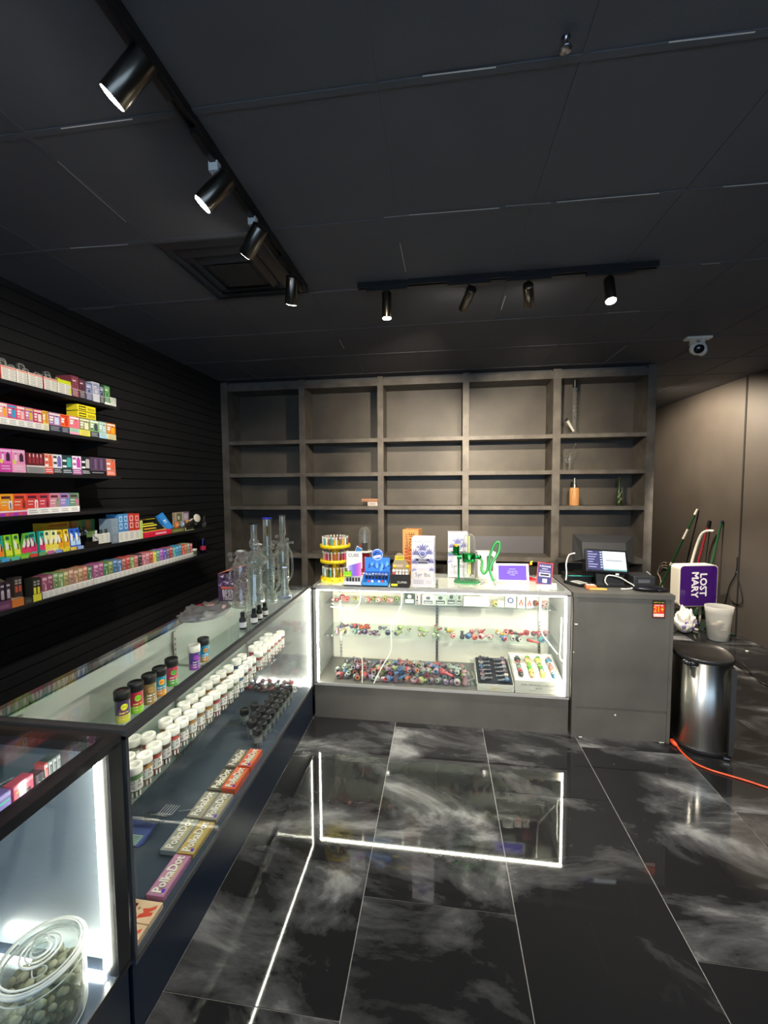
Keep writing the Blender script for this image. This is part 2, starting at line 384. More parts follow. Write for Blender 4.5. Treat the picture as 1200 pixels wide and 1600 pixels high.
# loose board standing inside the fourth bay
q = MB('satin', '5d5c60'); q.box(1.22, YB-.034, .956, 2.03, YB-.014, 1.14); tag(q.build('grey_board'), 'long grey board standing on edge at the back of a low bookcase bay', 'board')

# ------------------------------------------------------------------ glass display cases
H = .986
def show_case(name, label, loc, rotz, deck, frame, base, inner, sides, rear_m, shelves, fw=.024, fl=None, length=1.775):
    r = thing(name, label, 'display case', loc, rotz); Wc, D = length, .51
    q = MB(base); q.box(0, .012, 0, Wc, D, deck-.012); q.build('base', r)
    q = MB(inner); q.box(0, .004, deck-.012, Wc, D, deck); q.box(0, .0, deck-.014, Wc, .004, deck+.006, frame); q.build('deck', r)
    q = MB(frame)
    fl = fl or fw
    for x, f_ in ((0, fl), (Wc-fw, fw)):
        q.box(x, 0, deck, x+f_, fw*.7, H-.02); q.box(x, D-fw, deck, x+f_, D, H-.02)
    for y in (0, D-fw): q.box(0, y, H-.03, Wc, y+fw, H-.002)
    for x in (0, Wc-fw): q.box(x, fw, H-.03, x+fw, D-fw, H-.002)
    q.build('frame', r)
    MB('pane').box(fw, .004, deck+.001, Wc-fw, .009, H-.03).build('front_pane', r)
    MB('pane').box(fw*.6, fw*.6, H-.002, Wc-fw*.6, D-fw*.4, H+.004).build('top_pane', r)
    for k, x in enumerate((.004, Wc-.010)):
        MB(sides[k]).box(x, fw, deck+.001, x+.006, D-fw, H-.03).build('end_panel', r)
    q = MB(rear_m); q.box(fw, D-.040, deck+.001, Wc/2+.02, D-.034, H-.03); q.build('rear_door', r)
    q = MB(rear_m); q.box(Wc/2-.02, D-.030, deck+.001, Wc-fw, D-.024, H-.03); q.build('rear_door', r)
    for x in (.09, Wc/2, Wc-.09):
        q = MB('metal', (.45, .44, .41)); q.box(x-.009, D-.052, deck+.01, x+.009, D-.042, H-.04)
        for k in range(22): q.box(x-.003, D-.0525, deck+.05+.028*k, x+.003, D-.052, deck+.062+.028*k, 'matte', (.03, .03, .03))
        q.build('shelf_standard', r)
    for z, y0 in shelves:
        MB('shelf_glass').box(.03, y0, z-.006, Wc/2-.003, D-.06, z).build('glass_shelf', r)
        MB('shelf_glass').box(Wc/2+.003, y0, z-.006, Wc-.03, D-.06, z).build('glass_shelf', r)
        for x in (.09, Wc/2, Wc-.09):
            MB('metal', (.5, .5, .48)).box(x-.002, y0+.02, z-.018, x+.002, D-.05, z-.006).build('shelf_bracket', r)
    return r
def led(root, *boxes, name='led_strip', mat='led_soft'):
    q = MB(mat)
    for b_ in boxes: q.box(*b_)
    return q.build(name, root)
fcase = show_case('glass_counter', 'long glass display counter full of pipes, facing the room under the bookcase', (0, 0, 0), 0, .262, 'alu_grey', 'counter_paint',
                  'deck_grey', ('grey_panel', 'grey_panel'), 'interior_panel', ((.800, .21), (.567, .15)))
led(fcase, (.026, .012, .27, .033, .020, .945), mat='led'); led(fcase, (.026, .012, .947, 1.749, .020, .955), mat='led'); led(fcase, (1.742, .012, .27, 1.749, .020, .945), mat='led')
lcase = show_case('glass_counter', 'glass display counter along the left, holding rows of white-lidded tubes', (0, -1.79, 0), PI/2, .262, 'alu_dark', 'base_navy',
                  'deck_board', ('pane', 'grey_panel'), 'pale_panel', ((.780, .24), (.580, .15)), fl=.010)
led(lcase, (1.740, .012, .27, 1.750, .020, .95)); led(lcase, (1.742, .02, .264, 1.754, .46, .270)); led(lcase, (.03, .012, .950, 1.735, .017, .955), mat='led')
ncase = show_case('glass_counter', 'black-framed glass display counter closest to the viewer, with a big glass jar inside', (0, -3.583, 0), PI/2, .290, 'frame_black', 'base_navy',
                  'deck_board', ('pane', 'dark_panel'), 'dark_panel', ((.880, .13),), fw=.046)
led(ncase, (1.719, .030, .31, 1.729, .040, .95)); led(ncase, (1.717, .04, .292, 1.729, .46, .302)); led(ncase, (.05, .034, .945, 1.71, .040, .949))

# cash-wrap counter beside the case
cw = thing('cash_counter', 'plain black painted counter with a yellow and red age sticker on its front', 'counter', (1.79, 0, 0))
X2 = .612
q = MB('counter_paint'); q.box(.0, .0, .0, X2, .51, .955); q.box(.03, -.006, .21, X2-.02, 0, .955); q.box(0, -.012, 0, .028, 0, .955); q.box(X2-.02, -.012, 0, X2, 0, .955); q.build('body', cw)
q = MB('counter_paint'); q.box(.03, -.004, .0, X2-.02, 0, .195); q.build('kick_board', cw)
q = MB('counter_paint'); q.box(-.005, -.014, .955, X2+.004, .56, .985); q.build('worktop', cw)
q = MB('matte', 'e8e4da')
for x, z, a_, b_ in ((.006, .77, .02, .008), (.0, .58, .008, .008), (.27, .165, .01, .01), (.05, .0, .02, .006), (.55, .002, .03, .005)):
    q.box(x, -.0135, z, x+a_, -.0122, z+b_)
q.build('chipped_paint', cw)
# age sticker
A = at(1020, 938, 'y', -.008); B = at(1039, 966, 'y', -.008); xc = (A.x+B.x)/2; zc = (A.z+B.z)/2
q = MB('card', '111111'); w2, h2 = (B.x-A.x)/2, (A.z-B.z)/2; Y = -.0075
q.box(xc-w2, Y, zc-h2, xc+w2, Y+.001, zc+h2); q.box(xc-w2*.88, Y-.0004, zc-h2*.9, xc+w2*.88, Y, zc+h2*.55, 'card', 'd8331f')
q.box(xc-w2*.8, Y-.0005, zc-h2*.84, xc+w2*.8, Y, zc-h2*.52, 'card', 'f3efe6')
X_, Z_ = (1, 0, 0), (0, 0, 1)
q.text('21+', .052, (xc, Y-.001, zc-h2*.05), X_, Z_, 'card', 'ffd72e', maxw=w2*1.6); q.text('MUST BE', .013, (xc, Y-.001, zc+h2*.42), X_, Z_, 'card', 'ffffff', maxw=w2*1.5)
q.text('NO MINORS', .011, (xc, Y-.001, zc-h2*.68), X_, Z_, 'card', 'd8331f', maxw=w2*1.5); q.text('RESTRICTED AREA', .011, (xc, Y-.001, zc+h2*.76), X_, Z_, 'card', 'ffe14a', maxw=w2*1.7)
tag(q.build('age_sticker'), 'small black, red and yellow 21+ age sticker on the black counter front', 'sticker')

# ------------------------------------------------------------------ tracks, spotlights, vent, camera
def track(name, label, a_, b_):
    t = thing(name, label, 'track', ((a_[0]+b_[0])/2, (a_[1]+b_[1])/2, HC)); m_ = Vector(t.location)
    q = MB('satin', (.012, .012, .012)); q.M = Matrix.Translation(-m_)
    if abs(a_[0]-b_[0]) < .01:
        q.box(a_[0]-.017, a_[1], HC-.030, a_[0]-.010, b_[1], HC); q.box(a_[0]+.010, a_[1], HC-.030, a_[0]+.017, b_[1], HC); q.box(a_[0]-.01, a_[1], HC-.02, a_[0]+.01, b_[1], HC-.004)
    else:
        q.box(a_[0], a_[1]-.017, HC-.030, b_[0], a_[1]-.010, HC); q.box(a_[0], a_[1]+.010, HC-.030, b_[0], a_[1]+.017, HC); q.box(a_[0], a_[1]-.01, HC-.02, b_[0], a_[1]+.01, HC-.004)
    q.build('rail', t); return t
track('light_track', 'black ceiling light track running over the glass counter on the left towards the vent', (.118, -3.6), (.118, -.42))
track('light_track', 'black ceiling light track running across the shop in front of the bookcase', (.43, -.39), (2.06, -.39))
def lamp(x, y, aim, label, lit, power, size=60, box=False, body=(.16, .145, .12), blend=.6, tgt=None, L_=.135, R_=.034, adlen=.30, along='y', color=(1, .93, .82)):
    t = thing('track_spotlight', label, 'spotlight', (x, y, HC-.036), group='cylinder spotlights on the ceiling tracks')
    aim = Vector(aim); d = (aim-Vector((x, y, HC-.13))).normalized(); o_ = Vector((0, 0, -.075))
    q = MB('satin', (.014, .014, .014))
    if along == 'y': q.box(-.011, -adlen/2, -.014, .011, adlen/2, .006)
    else: q.box(-adlen/2, -.011, -.014, adlen/2, .011, .006)
    q.build('adapter', t)
    MB('satin', (.02, .02, .02)).cyl((0, 0, -.012), o_, .009).build('stem', t)
    q = MB('metal', body); back = o_-d*.05
    q.lathe([(0, 0), (R_*.92, 0), (R_, .004), (R_, L_-.002), (R_*.97, L_), (R_*.93, L_-.002), (0, L_-.006)], back, 24, axis=d); hs = q.build('housing', t)
    q = MB('lamp_face' if lit else 'satin', (.05, .05, .05)); q.lathe([(0, L_-.006), (R_*.92, L_-.004), (R_*.90, L_+.001), (R_*.5, L_+.004), (0, L_+.005)], back, 20, axis=d); q.build('lens', hs)
    if box: MB('satin', 'fbf8f0').box(-.017, -.034, -.040, .017, -.010, -.008).build('white_cap', t)
    if power:
        b_ = spot((0, 0, 0), (0, 0, -1), power, color=color, size=size, blend=blend); p = Vector((x, y, HC-.036))+back+d*(L_+.004)
        b_.location = p; b_.rotation_euler = ((Vector(tgt) if tgt else aim)-p).to_track_quat('-Z', 'Y').to_euler()
    return t
lt = .118
lamp(lt, -1.80, (-1.24, -1.93, 1.35), 'largest, closest black spotlight on the left track, lens lit', True, 22, size=75, tgt=(-1.3, -.9, 1.7))
lamp(lt, -1.385, (-1.24, -1.72, 1.20), 'second spotlight along the left track, white square cap and bright lens', True, 24, size=75, box=True, tgt=(-1.3, -.2, 1.6))
lamp(lt, -1.085, (-1.1, -.42, 1.7), 'third spotlight along the left track, white cap, in front of the ceiling vent', True, 36, size=75, box=True, tgt=(-1.3, .5, 1.3))
lamp(lt, -.64, (-.30, .15, 1.3), 'last spotlight on the left track, small, beside the vent corner', True, 25, size=70)
kw = dict(along='x', L_=.145, R_=.028, adlen=.24)
lamp(.60, -.39, (.60, -.34, 0), 'bright-rimmed spotlight closest to the left end of the track before the bookcase', True, 30, size=80, tgt=(.62, .5, 1.0), **kw)
lamp(1.07, -.39, (.38, 1.7, 1.85), 'second spotlight on the track before the bookcase, dark back towards the viewer', True, 92, size=72, blend=.8, color=(1, .84, .64), **kw)
lamp(1.395, -.39, (1.95, 1.7, 1.85), 'third spotlight on the track before the bookcase, dark back towards the viewer', True, 92, size=68, blend=.75, color=(1, .84, .64), **kw)
lamp(1.82, -.39, (1.75, -1.2, .4), 'glaring lit spotlight at the right end of the track before the bookcase', True, 105, size=110, tgt=(1.65, -.75, .0), **kw)
# extra unseen spots added behind the viewer to fill the counters and bookcase
spot((.80, -3.9, 2.72), (.75, 1.7, 1.75), 230, color=(1, .84, .62), size=24, blend=1)
spot((1.25, -3.9, 2.72), (1.75, 1.7, 1.72), 230, color=(1, .84, .62), size=24, blend=1)
spot((.95, -3.9, 2.72), (1.0, .2, .9), 55, color=(1, .88, .70), size=40, blend=.9)
spot((1.6, -3.4, 2.72), (1.7, 0, .5), 120, color=(1, .92, .80), size=52, blend=.9)
spot((.118, -3.2, 2.72), (.9, -1.0, 0), 26, color=(1, .93, .82), size=90, blend=.9)
# unseen alcove lamp for the right wall, then added fill spot for the sign
spot((3.25, 2.55, 2.80), (4.10, 2.85, 1.0), 95, color=(1, .84, .64), size=150, blend=.5)
spot((2.9, .6, 2.74), (3.9, 2.2, .2), 150, color=(1, .9, .76), size=40, blend=.7)
# ------------------------------------------------------------------ wall shelves and their stock
XF = -1.24
SZ = [2.235, 2.012, 1.776, 1.555, 1.327, 1.088]; SE = [-.30, -.31, -.31, -.02, .86, .86]
for i, (z, ye) in enumerate(zip(SZ, SE)):
    n_ = ('top', 'second', 'third', 'fourth', 'fifth', 'lowest')[i]
    t = thing('wall_shelf', f'black wall shelf, {n_} from the top on the slatted left wall', 'shelf', (XL, 0, z), group=None)
    o_ = Vector((-XL, 0, -z))
    q = MB('satin', (.013, .013, .014)); q.M = Matrix.Translation(o_); q.box(XL+.001, -2.6, z-.014, XF+.012, ye, z); q.box(XF+.006, -2.6, z-.020, XF+.012, ye, z-.014); q.build('board', t)
    for y in (-1.9, -.93, -.36 if i < 3 else -.2, .6):
        if y < ye-.03:
            q = MB('satin', (.012, .012, .012)); q.M = Matrix.Translation(o_)
            q.prism([(XL+.002, y-.003, z-.014), (XF-.03, y-.003, z-.014), (XF-.03, y-.003, z-.022), (XL+.002, y-.003, z-.085)], (0, .006, 0)); q.build('bracket', t)

class Pack:
    """carton whose printed front looks into the room: u runs along +y, v up"""
    def __init__(s, y0, y1, z, h, d=.09, body='c04050', x=XF-.004, mat='card'):
        s.q = MB(mat, body); s.y0, s.y1, s.z, s.h, s.x, s.d = y0, y1, z, h, x, d
        s.q.M = Matrix.Translation((-(x-d/2), -(y0+y1)/2, -z)); s.loc = (x-d/2, (y0+y1)/2, z)
        if body: s.q.box(x-d, y0+.0008, z, x, y1-.0008, z+h)
        s.k = 0
    def r(s, u0, v0, u1, v1, col, lift=1, mat=None):
        s.k += 1; X = s.x+.0004*lift+.00003*s.k; w = s.y1-s.y0
        s.q.quad([(X, s.y0+u0*w, s.z+v0*s.h), (X, s.y0+u1*w, s.z+v0*s.h), (X, s.y0+u1*w, s.z+v1*s.h), (X, s.y0+u0*w, s.z+v1*s.h)], mat, col); return s
    def side(s, v0, v1, col):
        Y = s.y0+.0003; s.q.quad([(s.x-s.d, Y, s.z+v0*s.h), (s.x, Y, s.z+v0*s.h), (s.x, Y, s.z+v1*s.h), (s.x-s.d, Y, s.z+v1*s.h)], None, col); return s
    def o(s, u0, v0, u1, v1, col, n=10):
        s.k += 1; X = s.x+.0004+.00003*s.k; w = s.y1-s.y0; cu, cv = (u0+u1)/2, (v0+v1)/2
        s.q.quad([(X, s.y0+(cu+(u1-u0)/2*math.cos(2*PI*i/n))*w, s.z+(cv+(v1-v0)/2*math.sin(2*PI*i/n))*s.h) for i in range(n)], None, col); return s
    def dev(s, u, w_, v0, v1, col, tip='222222'):
        """a vape pictured or seen through the window: body, rounded top, mouthpiece"""
        s.r(u-w_/2, v0, u+w_/2, v1-.08, col); s.o(u-w_/2, v1-.17, u+w_/2, v1, col); s.r(u-w_/6, v1-.02, u+w_/6, v1+.04, tip); return s
    def lines(s, u0, v0, u1, v1, n, col='8f8f92'):
        st = (v1-v0)/n
        for k in range(n): s.r(u0, v0+st*k+st*.3, u1-(.1*(u1-u0) if k % 2 else 0), v0+st*k+st*.62, col)
        return s
    def done(s, name, label, cat, group=None): return tag(s.q.build(name, None, s.loc), label, cat, group)
def ys(a, b_, py): return at(a, py, 'x', XF).y, at(b_, py, 'x', XF).y

# top shelf: low white trays with clear clamshells leaning in them, then seven upright cartons
z = SZ[0]
trays = [(-14, 2, 'd8404a'), (2, 27, 'd84a3a'), (27, 45, 'efe9dc'), (45, 68, 'efe9dc'), (68, 90, 'd63a62'), (90, 112, 'efe9dc')]
tl = ['red-edged white tray cut by the edge of the photo', 'white lined tray with red left end', 'plain white lined tray under the grey clamshells', 'plain white lined tray after the grey clamshells',
      'white lined tray with pink left end', 'white lined tray with the bright yellow label']
for i, (a_, b_, cc) in enumerate(trays):
    y0, y1 = ys(a_, b_, 590); h = .072
    p = Pack(y0, y1, z, h, .10, None); q = p.q; x = p.x
    q.box(x-.10, y0+.001, z, x, y1-.001, z+.003, 'card', 'f2eee2'); q.box(x-.002, y0+.001, z, x, y1-.001, z+h, 'card', 'f4efe0'); q.box(x-.10, y0+.001, z, x-.098, y1-.001, z+.10, 'card', cc)
    for yy in (y0+.001, y1-.003): q.prism([(x-.10, yy, z), (x, yy, z), (x, yy, z+h), (x-.10, yy, z+.10)], (0, .002, 0), 'card', cc if yy < y1-.01 else 'f2eee2')
    p.r(0, 0, .06 if i else .1, 1, cc).r(.08, .86, .98, .97, 'e88a80')
    p.lines(.12, .08, .52, .84, 6).lines(.58, .08, .94, .84, 6)
    if i == 5: p.r(.82, .12, .95, .6, 'd9dd52').r(.0, .86, .95, 1.15, 'd6e02a')
    p.done('display_tray', tl[i]+', top wall shelf', 'display tray')
clams = [(1, '9fb04a', .13), (10, '8c9868', .10), (17, '9aa57a', .11), (25, 'c2bd92', .12), (33, '7d8088', .09), (40, '6f737b', .10), (49, 'c9ccd0', .12), (61, '6a5f60', .10), (70, 'a08f8c', .095),
         (79, '8f9c52', .09), (86, '97a158', .10), (95, 'a9b272', .12), (104, 'b7c04c', .10)]
for i, (px, cc, hh) in enumerate(clams):
    y = at(px, 580, 'x', XF).y; z0 = z+.03
    q = MB('bong_glass', (.55, .58, .56)); a_ = .22 if i % 3 else .08
    q.M = Matrix.Rotation(-.22, 4, 'Y') @ Matrix.Rotation(a_*(1 if i % 2 else -.6), 4, 'X')
    q.bev(-.010, -.017, 0, .006, .017, hh, .005); q.box(-.004, -.012, .035, .004, .012, hh*.62, 'gloss', cc); q.box(-.003, -.009, hh*.64, .005, .009, hh-.018, 'gloss', '15161a'); q.tube([(0.006, -.015, .01), (.006, -.015, hh-.008), (.006, -.010, hh-.002), (.006, .010, hh-.002), (.006, .015, hh-.008), (.006, .015, .01)], .0026, 5, 'satin', cc if i in (0, 12) else '8a8c84')
    o = q.build('clamshell_pack', None, (XF-.048, y, z+.006))
    tag(o, f'clear clamshell pack leaning in the top shelf trays, {ORD[i]} from the photo edge', 'clamshell pack', 'clamshell packs on the top shelf')
ups_ = [(112, 124, '7d3644', '8f4a56', .125, 'maroon carton beside the trays'), (124, 134, '3f2a34', '6d3a48', .12, 'dark maroon striped carton'), (134, 145, '4a5478', '9aa0c0', .11, 'slate blue carton'),
        (145, 156, 'c6c6cf', '8d90ad', .125, 'silver carton, tallest of the row'), (156, 163, '23252f', '8890a8', .115, 'thin black and grey carton'), (163, 172, '3f7a3c', '78a870', .125, 'green carton with white foot'), (172, 181, 'd4d6cc', 'a8b4a0', .058, 'short white carton at the shelf end')]
for a_, b_, c1, c2, h, lb in ups_:
    y0, y1 = ys(a_, b_, 600); p = Pack(y0, y1, z, h, .10, c1)
    p.r(.12, .70, .88, .93, c2).r(.2, .75, .6, .8, 'e6e2de').r(.12, .42, .88, .66, c2).r(.3, .46, .7, .62, c1).lines(.15, .06, .85, .36, 4, 'd8d2d0').r(.0, .38, 1, .40, 'e2dcd6')
    if c1 == '3f7a3c': p.r(0, 0, 1, .14, 'dfe4d8')
    p.done('upright_carton', lb+' on the top wall shelf', 'carton')

# second shelf: windowed vape cartons
z = SZ[1]
B = [(-12, 0, 'e05a78', 'ffb040', 'f8f4ec', 'pink carton with orange vape, cut by the photo edge'), (0, 14, 'f4a0b0', 'ffb020', 'fbf8f0', 'pale pink carton with orange vape'), (14, 28, 'e84a80', '25a8d8', 'fbf8f0', 'hot pink carton with blue vape'),
     (28, 41, 'f06a78', 'f8c8d0', 'fbf8f0', 'coral pink carton with pale vape'), (41, 54, 'c87ab8', 'f0c040', 'fbf4f0', 'lilac carton with yellow vape and red top'), (54, 68, 'd83c58', 'f8e8e8', 'fbf4ec', 'crimson carton with white vape'),
     (68, 77, 'f4d060', 'd89020', 'f6efc8', 'narrow yellow carton'), (77, 96, 'b070a0', 'd8e0f8', '232a3c', 'wide lilac and teal carton with dark label'), (96, 109, 'f07030', 'd83020', '232a3c', 'orange carton with dark label'),
     (109, 125, 'd88088', 'f06a80', '9fd8b8', 'rose carton with mint and pink label'), (125, 141, '8a8c58', 'e8e4c0', 'e8dc40', 'olive carton with yellow label'), (141, 155, '8ab070', '3a4454', '282c38', 'green carton with dark vape'),
     (155, 167, '9cc0b0', 'c8d8d0', 'b8dcdc', 'mint grey carton'), (167, 181, 'e07828', 'f8b020', 'e8dca0', 'orange carton at the shelf end')]
for i, (a_, b_, c1, c2, c3, lb) in enumerate(B):
    y0, y1 = ys(a_, b_, 660); p = Pack(y0, y1, z, .108, .09, c1)
    p.r(.03, .36, .97, .97, c1).r(.06, .86, .94, .95, 'f4ece8' if i % 2 else c2).dev(.66, .38, .40, .80, c2).r(.08, .70, .40, .78, 'fdf6f2').r(.08, .56, .36, .66, 'fdf6f2').r(.08, .44, .34, .5, c2)
    p.r(0, 0, 1, .34, c3).lines(.14, .06, .86, .30, 3, '9a9a9a' if c3[0] in 'f9be' else 'c8ccd4')
    if i in (9, 12): p.r(0, 0, 1, .15, 'f4a8c0' if i == 9 else 'a8d0e8')
    p.done('vape_carton', lb+', second wall shelf', 'vape carton', 'vape cartons on the second shelf')
for k in range(2):
    y0, y1 = at(112, 640, 'x', XF-.05).y, at(141, 640, 'x', XF-.05).y
    p = Pack(y0, y1, z+.1085+k*.041, .040, .075, 'e8d826', XF-.012)
    p.r(.0, .0, 1, .1, '26241a').r(.08, .25, .46, .8, '26241a').r(.1, .4, .44, .62, 'e8d826').r(.54, .3, .94, .72, 'b8a41c').side(.0, .1, '26241a').done('yellow_carton', f'flat yellow and black carton, {"lower" if k == 0 else "upper"} of two stacked on the vape cartons', 'carton')
# third shelf
z = SZ[2]
C = [(-14, 0, 'e060b8', '3a2030', 'magenta carton cut by the photo edge'), (0, 20, 'f070c8', '3a2836', 'wide magenta carton with two small dark vapes'), (20, 41, 'f49ac8', '3a2836', 'pale pink wide carton with a yellow dot')]
for i, (a_, b_, c1, c2, lb) in enumerate(C):
    y0, y1 = ys(a_, b_, 725); p = Pack(y0, y1, z, .118, .09, c1)
    p.r(0, 0, 1, .38, 'e050b0' if i < 2 else 'f8b0d0').dev(.7, .3, .48, .82, c2).dev(.3, .18, .5, .8, 'f8d8e8').lines(.15, .1, .85, .32, 2, 'fbe0f0').o(.05, .36, .3, .56, 'f0e060').r(.06, .86, .94, .95, 'f8c8e4')
    p.done('vape_carton', lb+', third wall shelf', 'vape carton')
y0, y1 = ys(42, 71, 725); p = Pack(y0, y1, z, .108, .09, '5a1a22')
p.r(.05, .40, .95, .95, '6a2028').r(0, 0, 1, .32, '9a9a98').r(0, .32, 1, .38, 'f0e8e4').lines(.1, .05, .9, .28, 3, '6e6e6e')
for k in range(4): p.r(.14+.2*k, .48, .26+.2*k, .92, 'a83a48').r(.17+.2*k, .8, .23+.2*k, .96, 'e8c8c8')
p.done('vape_tray', 'dark red tray of vapes with grey printed front, third wall shelf', 'display tray')
C2 = [(71, 84, 'e8a890', 'e8603c', 'e85a50', 'red carton with orange vape'), (84, 98, 'e4e4ee', '7a6ab8', '1c1c24', 'black and white carton with violet vape'), (98, 114, '2a4048', '40b0a0', '1e3a40', 'dark teal carton with turquoise vape'),
      (114, 128, 'e8dcec', 'd040b0', 'b060a0', 'white and magenta carton'), (128, 142, '22262c', 'c0beb8', '1a1c20', 'black carton with grey vape'), (167, 181, 'c89080', 'f06848', 'f07050', 'coral carton at the shelf end')]
for a_, b_, c1, c2, c3, lb in C2:
    y0, y1 = ys(a_, b_, 725); p = Pack(y0, y1, z, .110, .09, c1)
    for k in range(4): p.r(.05, .36+.15*k, .42, .46+.15*k, c3 if k % 2 else 'f4f4f4')
    p.dev(.68, .42, .38, .90, c2).r(0, 0, 1, .30, c3).lines(.1, .06, .9, .26, 2, 'f0f0f0').done('vape_carton', lb+', third wall shelf', 'vape carton')
y0, y1 = ys(142, 167, 725); p = Pack(y0, y1, z, .112, .09, '5c4660'); p.r(0, 0, 1, .26, '141418').lines(.1, .1, .8, .2, 1, 'b0b0b4')
for k in range(5): p.r(.08+.18*k, .34, .2+.18*k, .92, '7c5c84' if k % 2 else '48384e')
p.done('vape_tray', 'dusky purple tray of vapes with black front, third wall shelf', 'display tray')
# fourth shelf
z = SZ[3]
D_ = [(-16, 1, 'f06a30', 'f8d0c0', 'fiery orange carton cut by the photo edge'), (1, 22, 'ff9a20', 'f8f0f8', 'orange and yellow carton'), (22, 43, 'f8603c', 'c83828', 'red-orange carton'), (43, 62, 'e84040', 'f8f4f4', 'red carton with white vape'), (62, 79, 'e04858', 'b03048', 'crimson carton with dark vape'),
      (79, 95, 'd890a0', '60a070', 'dusty pink carton with green vape'), (95, 110, 'a088c8', '48a0d0', 'lilac carton with blue vape'), (110, 125, '6a9878', 'e06890', 'green carton with pink vape, last on the short shelf')]
for i, (a_, b_, c1, c2, lb) in enumerate(D_):
    y0, y1 = ys(a_, b_, 790); p = Pack(y0, y1, z, .112, .085, c1)
    if i < 3:
        p.r(.0, .55, 1, 1, 'ffb428' if i == 1 else c1).r(0, 0, 1, .16, 'd84890').r(0, 0, .3, .13, 'a040d0').r(.4, .02, .6, .13, 'f07048').r(0, .17, 1, .24, 'f8e8f0')
    else: p.r(0, 0, 1, .30, 'fbf7f2').lines(.15, .05, .85, .24, 2, 'a8a0a0')
    p.r(.12, .78, .8, .9, '5a2030' if i not in (2,) else '7a2020').r(.1, .62, .55, .66, 'fbe8e0').r(.1, .48, .5, .51, 'fbe8e0').dev(.78, .28, .32, .72, c2).r(.74, .34, .82, .6, '3a2830' if i in (1, 2, 4) else c1)
    p.done('vape_carton', lb+', fourth wall shelf', 'vape carton', 'vape cartons on the fourth shelf')
# fifth shelf: bright slim packs leaning in a low clear tray
z = SZ[4]
E5 = [(-10, '1aa890', 'ff9020', -.1), (6, '18b0a0', 'f88a28', 0), (19, '98e030', 'e8f040', 0), (32, 'a0e830', 'f0f050', 0), (42, '70c840', 'e83868', -.30), (50, '60c850', 'f04070', -.22), (58, '38c8b0', 'e83070', 0), (71, '20b8a8', 'e83878', -.05),
      (79, 'f0f0a0', 'f0d840', -.05), (86, 'f4f0a8', 'f4e050', -.25), (92, 'f8f0a0', 'f0e060', -.32), (100, 'f0c820', 'e8a020', 0), (110, 'f4d028', 'e8a828', 0), (119, '2868d8', 'c8e0f8', 0), (127, '3070d8', 'b8d8f8', 0)]
nm = ['teal and orange', 'turquoise and orange', 'lime', 'lime and yellow', 'green and pink, steeply tilted', 'green and crimson, tilted', 'turquoise and pink', 'teal and magenta', 'cream and yellow', 'pale yellow, tilted', 'pale yellow, most tilted', 'golden yellow', 'yellow and amber', 'blue, left of the pair', 'blue, right of the pair']
for i, (px, c1, c2, tl_) in enumerate(E5):
    y = at(px, 860, 'x', XF).y; hh = .125 if i < 11 else .12; w2 = .0155
    q = MB('card', c1); q.M = Matrix.Rotation(tl_, 4, 'X') @ Matrix.Rotation(-.10, 4, 'Y')
    q.box(-.014, -w2, 0, 0, w2, hh, 'card', c1); q.quad([(.0005, -w2, .02), (.0005, w2, .02), (.0005, w2, .052), (.0005, -w2*.2, .095), (.0005, -w2, .06)], 'card', c2)
    q.quad([(.0008, -w2*.9, .05), (.0008, -w2*.1, .05), (.0008, w2*.1, .07), (.0008, -w2*.8, .1)], 'card', 'f8f8f0'); q.box(0, -w2*.5, hh-.026, .0007, w2*.5, hh-.008, 'card', '1c5a50' if i < 11 else '8a6a18' if i < 13 else '183c80'); q.box(0, w2*.15, .045, .0009, w2*.5, .075, 'card', '30303a')
    tag(q.build('slim_pack', None, (XF-.014, y+(-.5*w2 if tl_ < -.1 else 0), z+.008)), f'slim {nm[i]} vape pack standing in the fifth wall shelf row', 'vape pack', 'slim packs on the fifth shelf')
y0, y1 = ys(-16, 132, 865); q = MB('tube_glass', (.9, .93, .92)); xx = XF-.045
q.box(-.045, y0, 0, .05, y1, .003); q.box(.046, y0, .003, .049, y1, .016)
for k, cc in enumerate(['48b8c8', '50a8e0', '60c8a8', '90d848', 'e85040', '70a868', 'd86aa8', '88a0e8', 'e0d040', 'e8c048', '98b0e0']):
    a_ = y0+(y1-y0)*(k/11); q.box(.0492, a_, .003, .0496, a_+(y1-y0)/11*.82, .022, 'card', cc)
tag(q.build('clear_tray', None, (xx, 0, z)), 'long clear low tray with coloured price strips on the fifth wall shelf', 'tray')
y0, y1 = at(68, 830, 'x', XF-.12).y, at(104, 830, 'x', XF-.12).y
p = Pack(y0, y1, z, .165, .09, 'f0b828', XF-.10); p.r(.1, .86, .9, .95, 'c87820').r(0, .7, 1, .78, 'f8d860').done('amber_carton', 'amber yellow carton standing behind the slim packs on the fifth shelf', 'carton')
# black stand of small bottles
y0, y1 = ys(134, 175.5, 850); p = Pack(y0, y1, z, .10, .13, None); q = p.q; x = p.x
q.box(x-.13, y0, z, x, y1, z+.012, 'gloss', '0c0d10'); q.box(x-.13, y0, z+.012, x-.10, y1, z+.05, 'gloss', '0c0d10'); q.box(x-.004, y0, z+.012, x, y0+.10, z+.035, 'gloss', '0c0d10')
q.box(x-.128, y0, z+.05, x-.120, y1, z+.165, 'card', '6a8a48')
for k, (cc) in enumerate(['c87038', 'e09048', '98a840', '4a8850', 'd87840', '50a060']):
    a_ = y0+(y1-y0)*k/6; q.box(x-.120, a_, z+.10, x-.1192, a_+(y1-y0)/6, z+.16, 'card', cc)
q.tube([(x-.002, y0+.004, z+.11), (x, y0+.10, z+.045)], .0022, 6, 'metal', 'd8d8d8')
p.done('bottle_stand', 'black stepped stand with orange and green backing, fifth wall shelf', 'display stand')
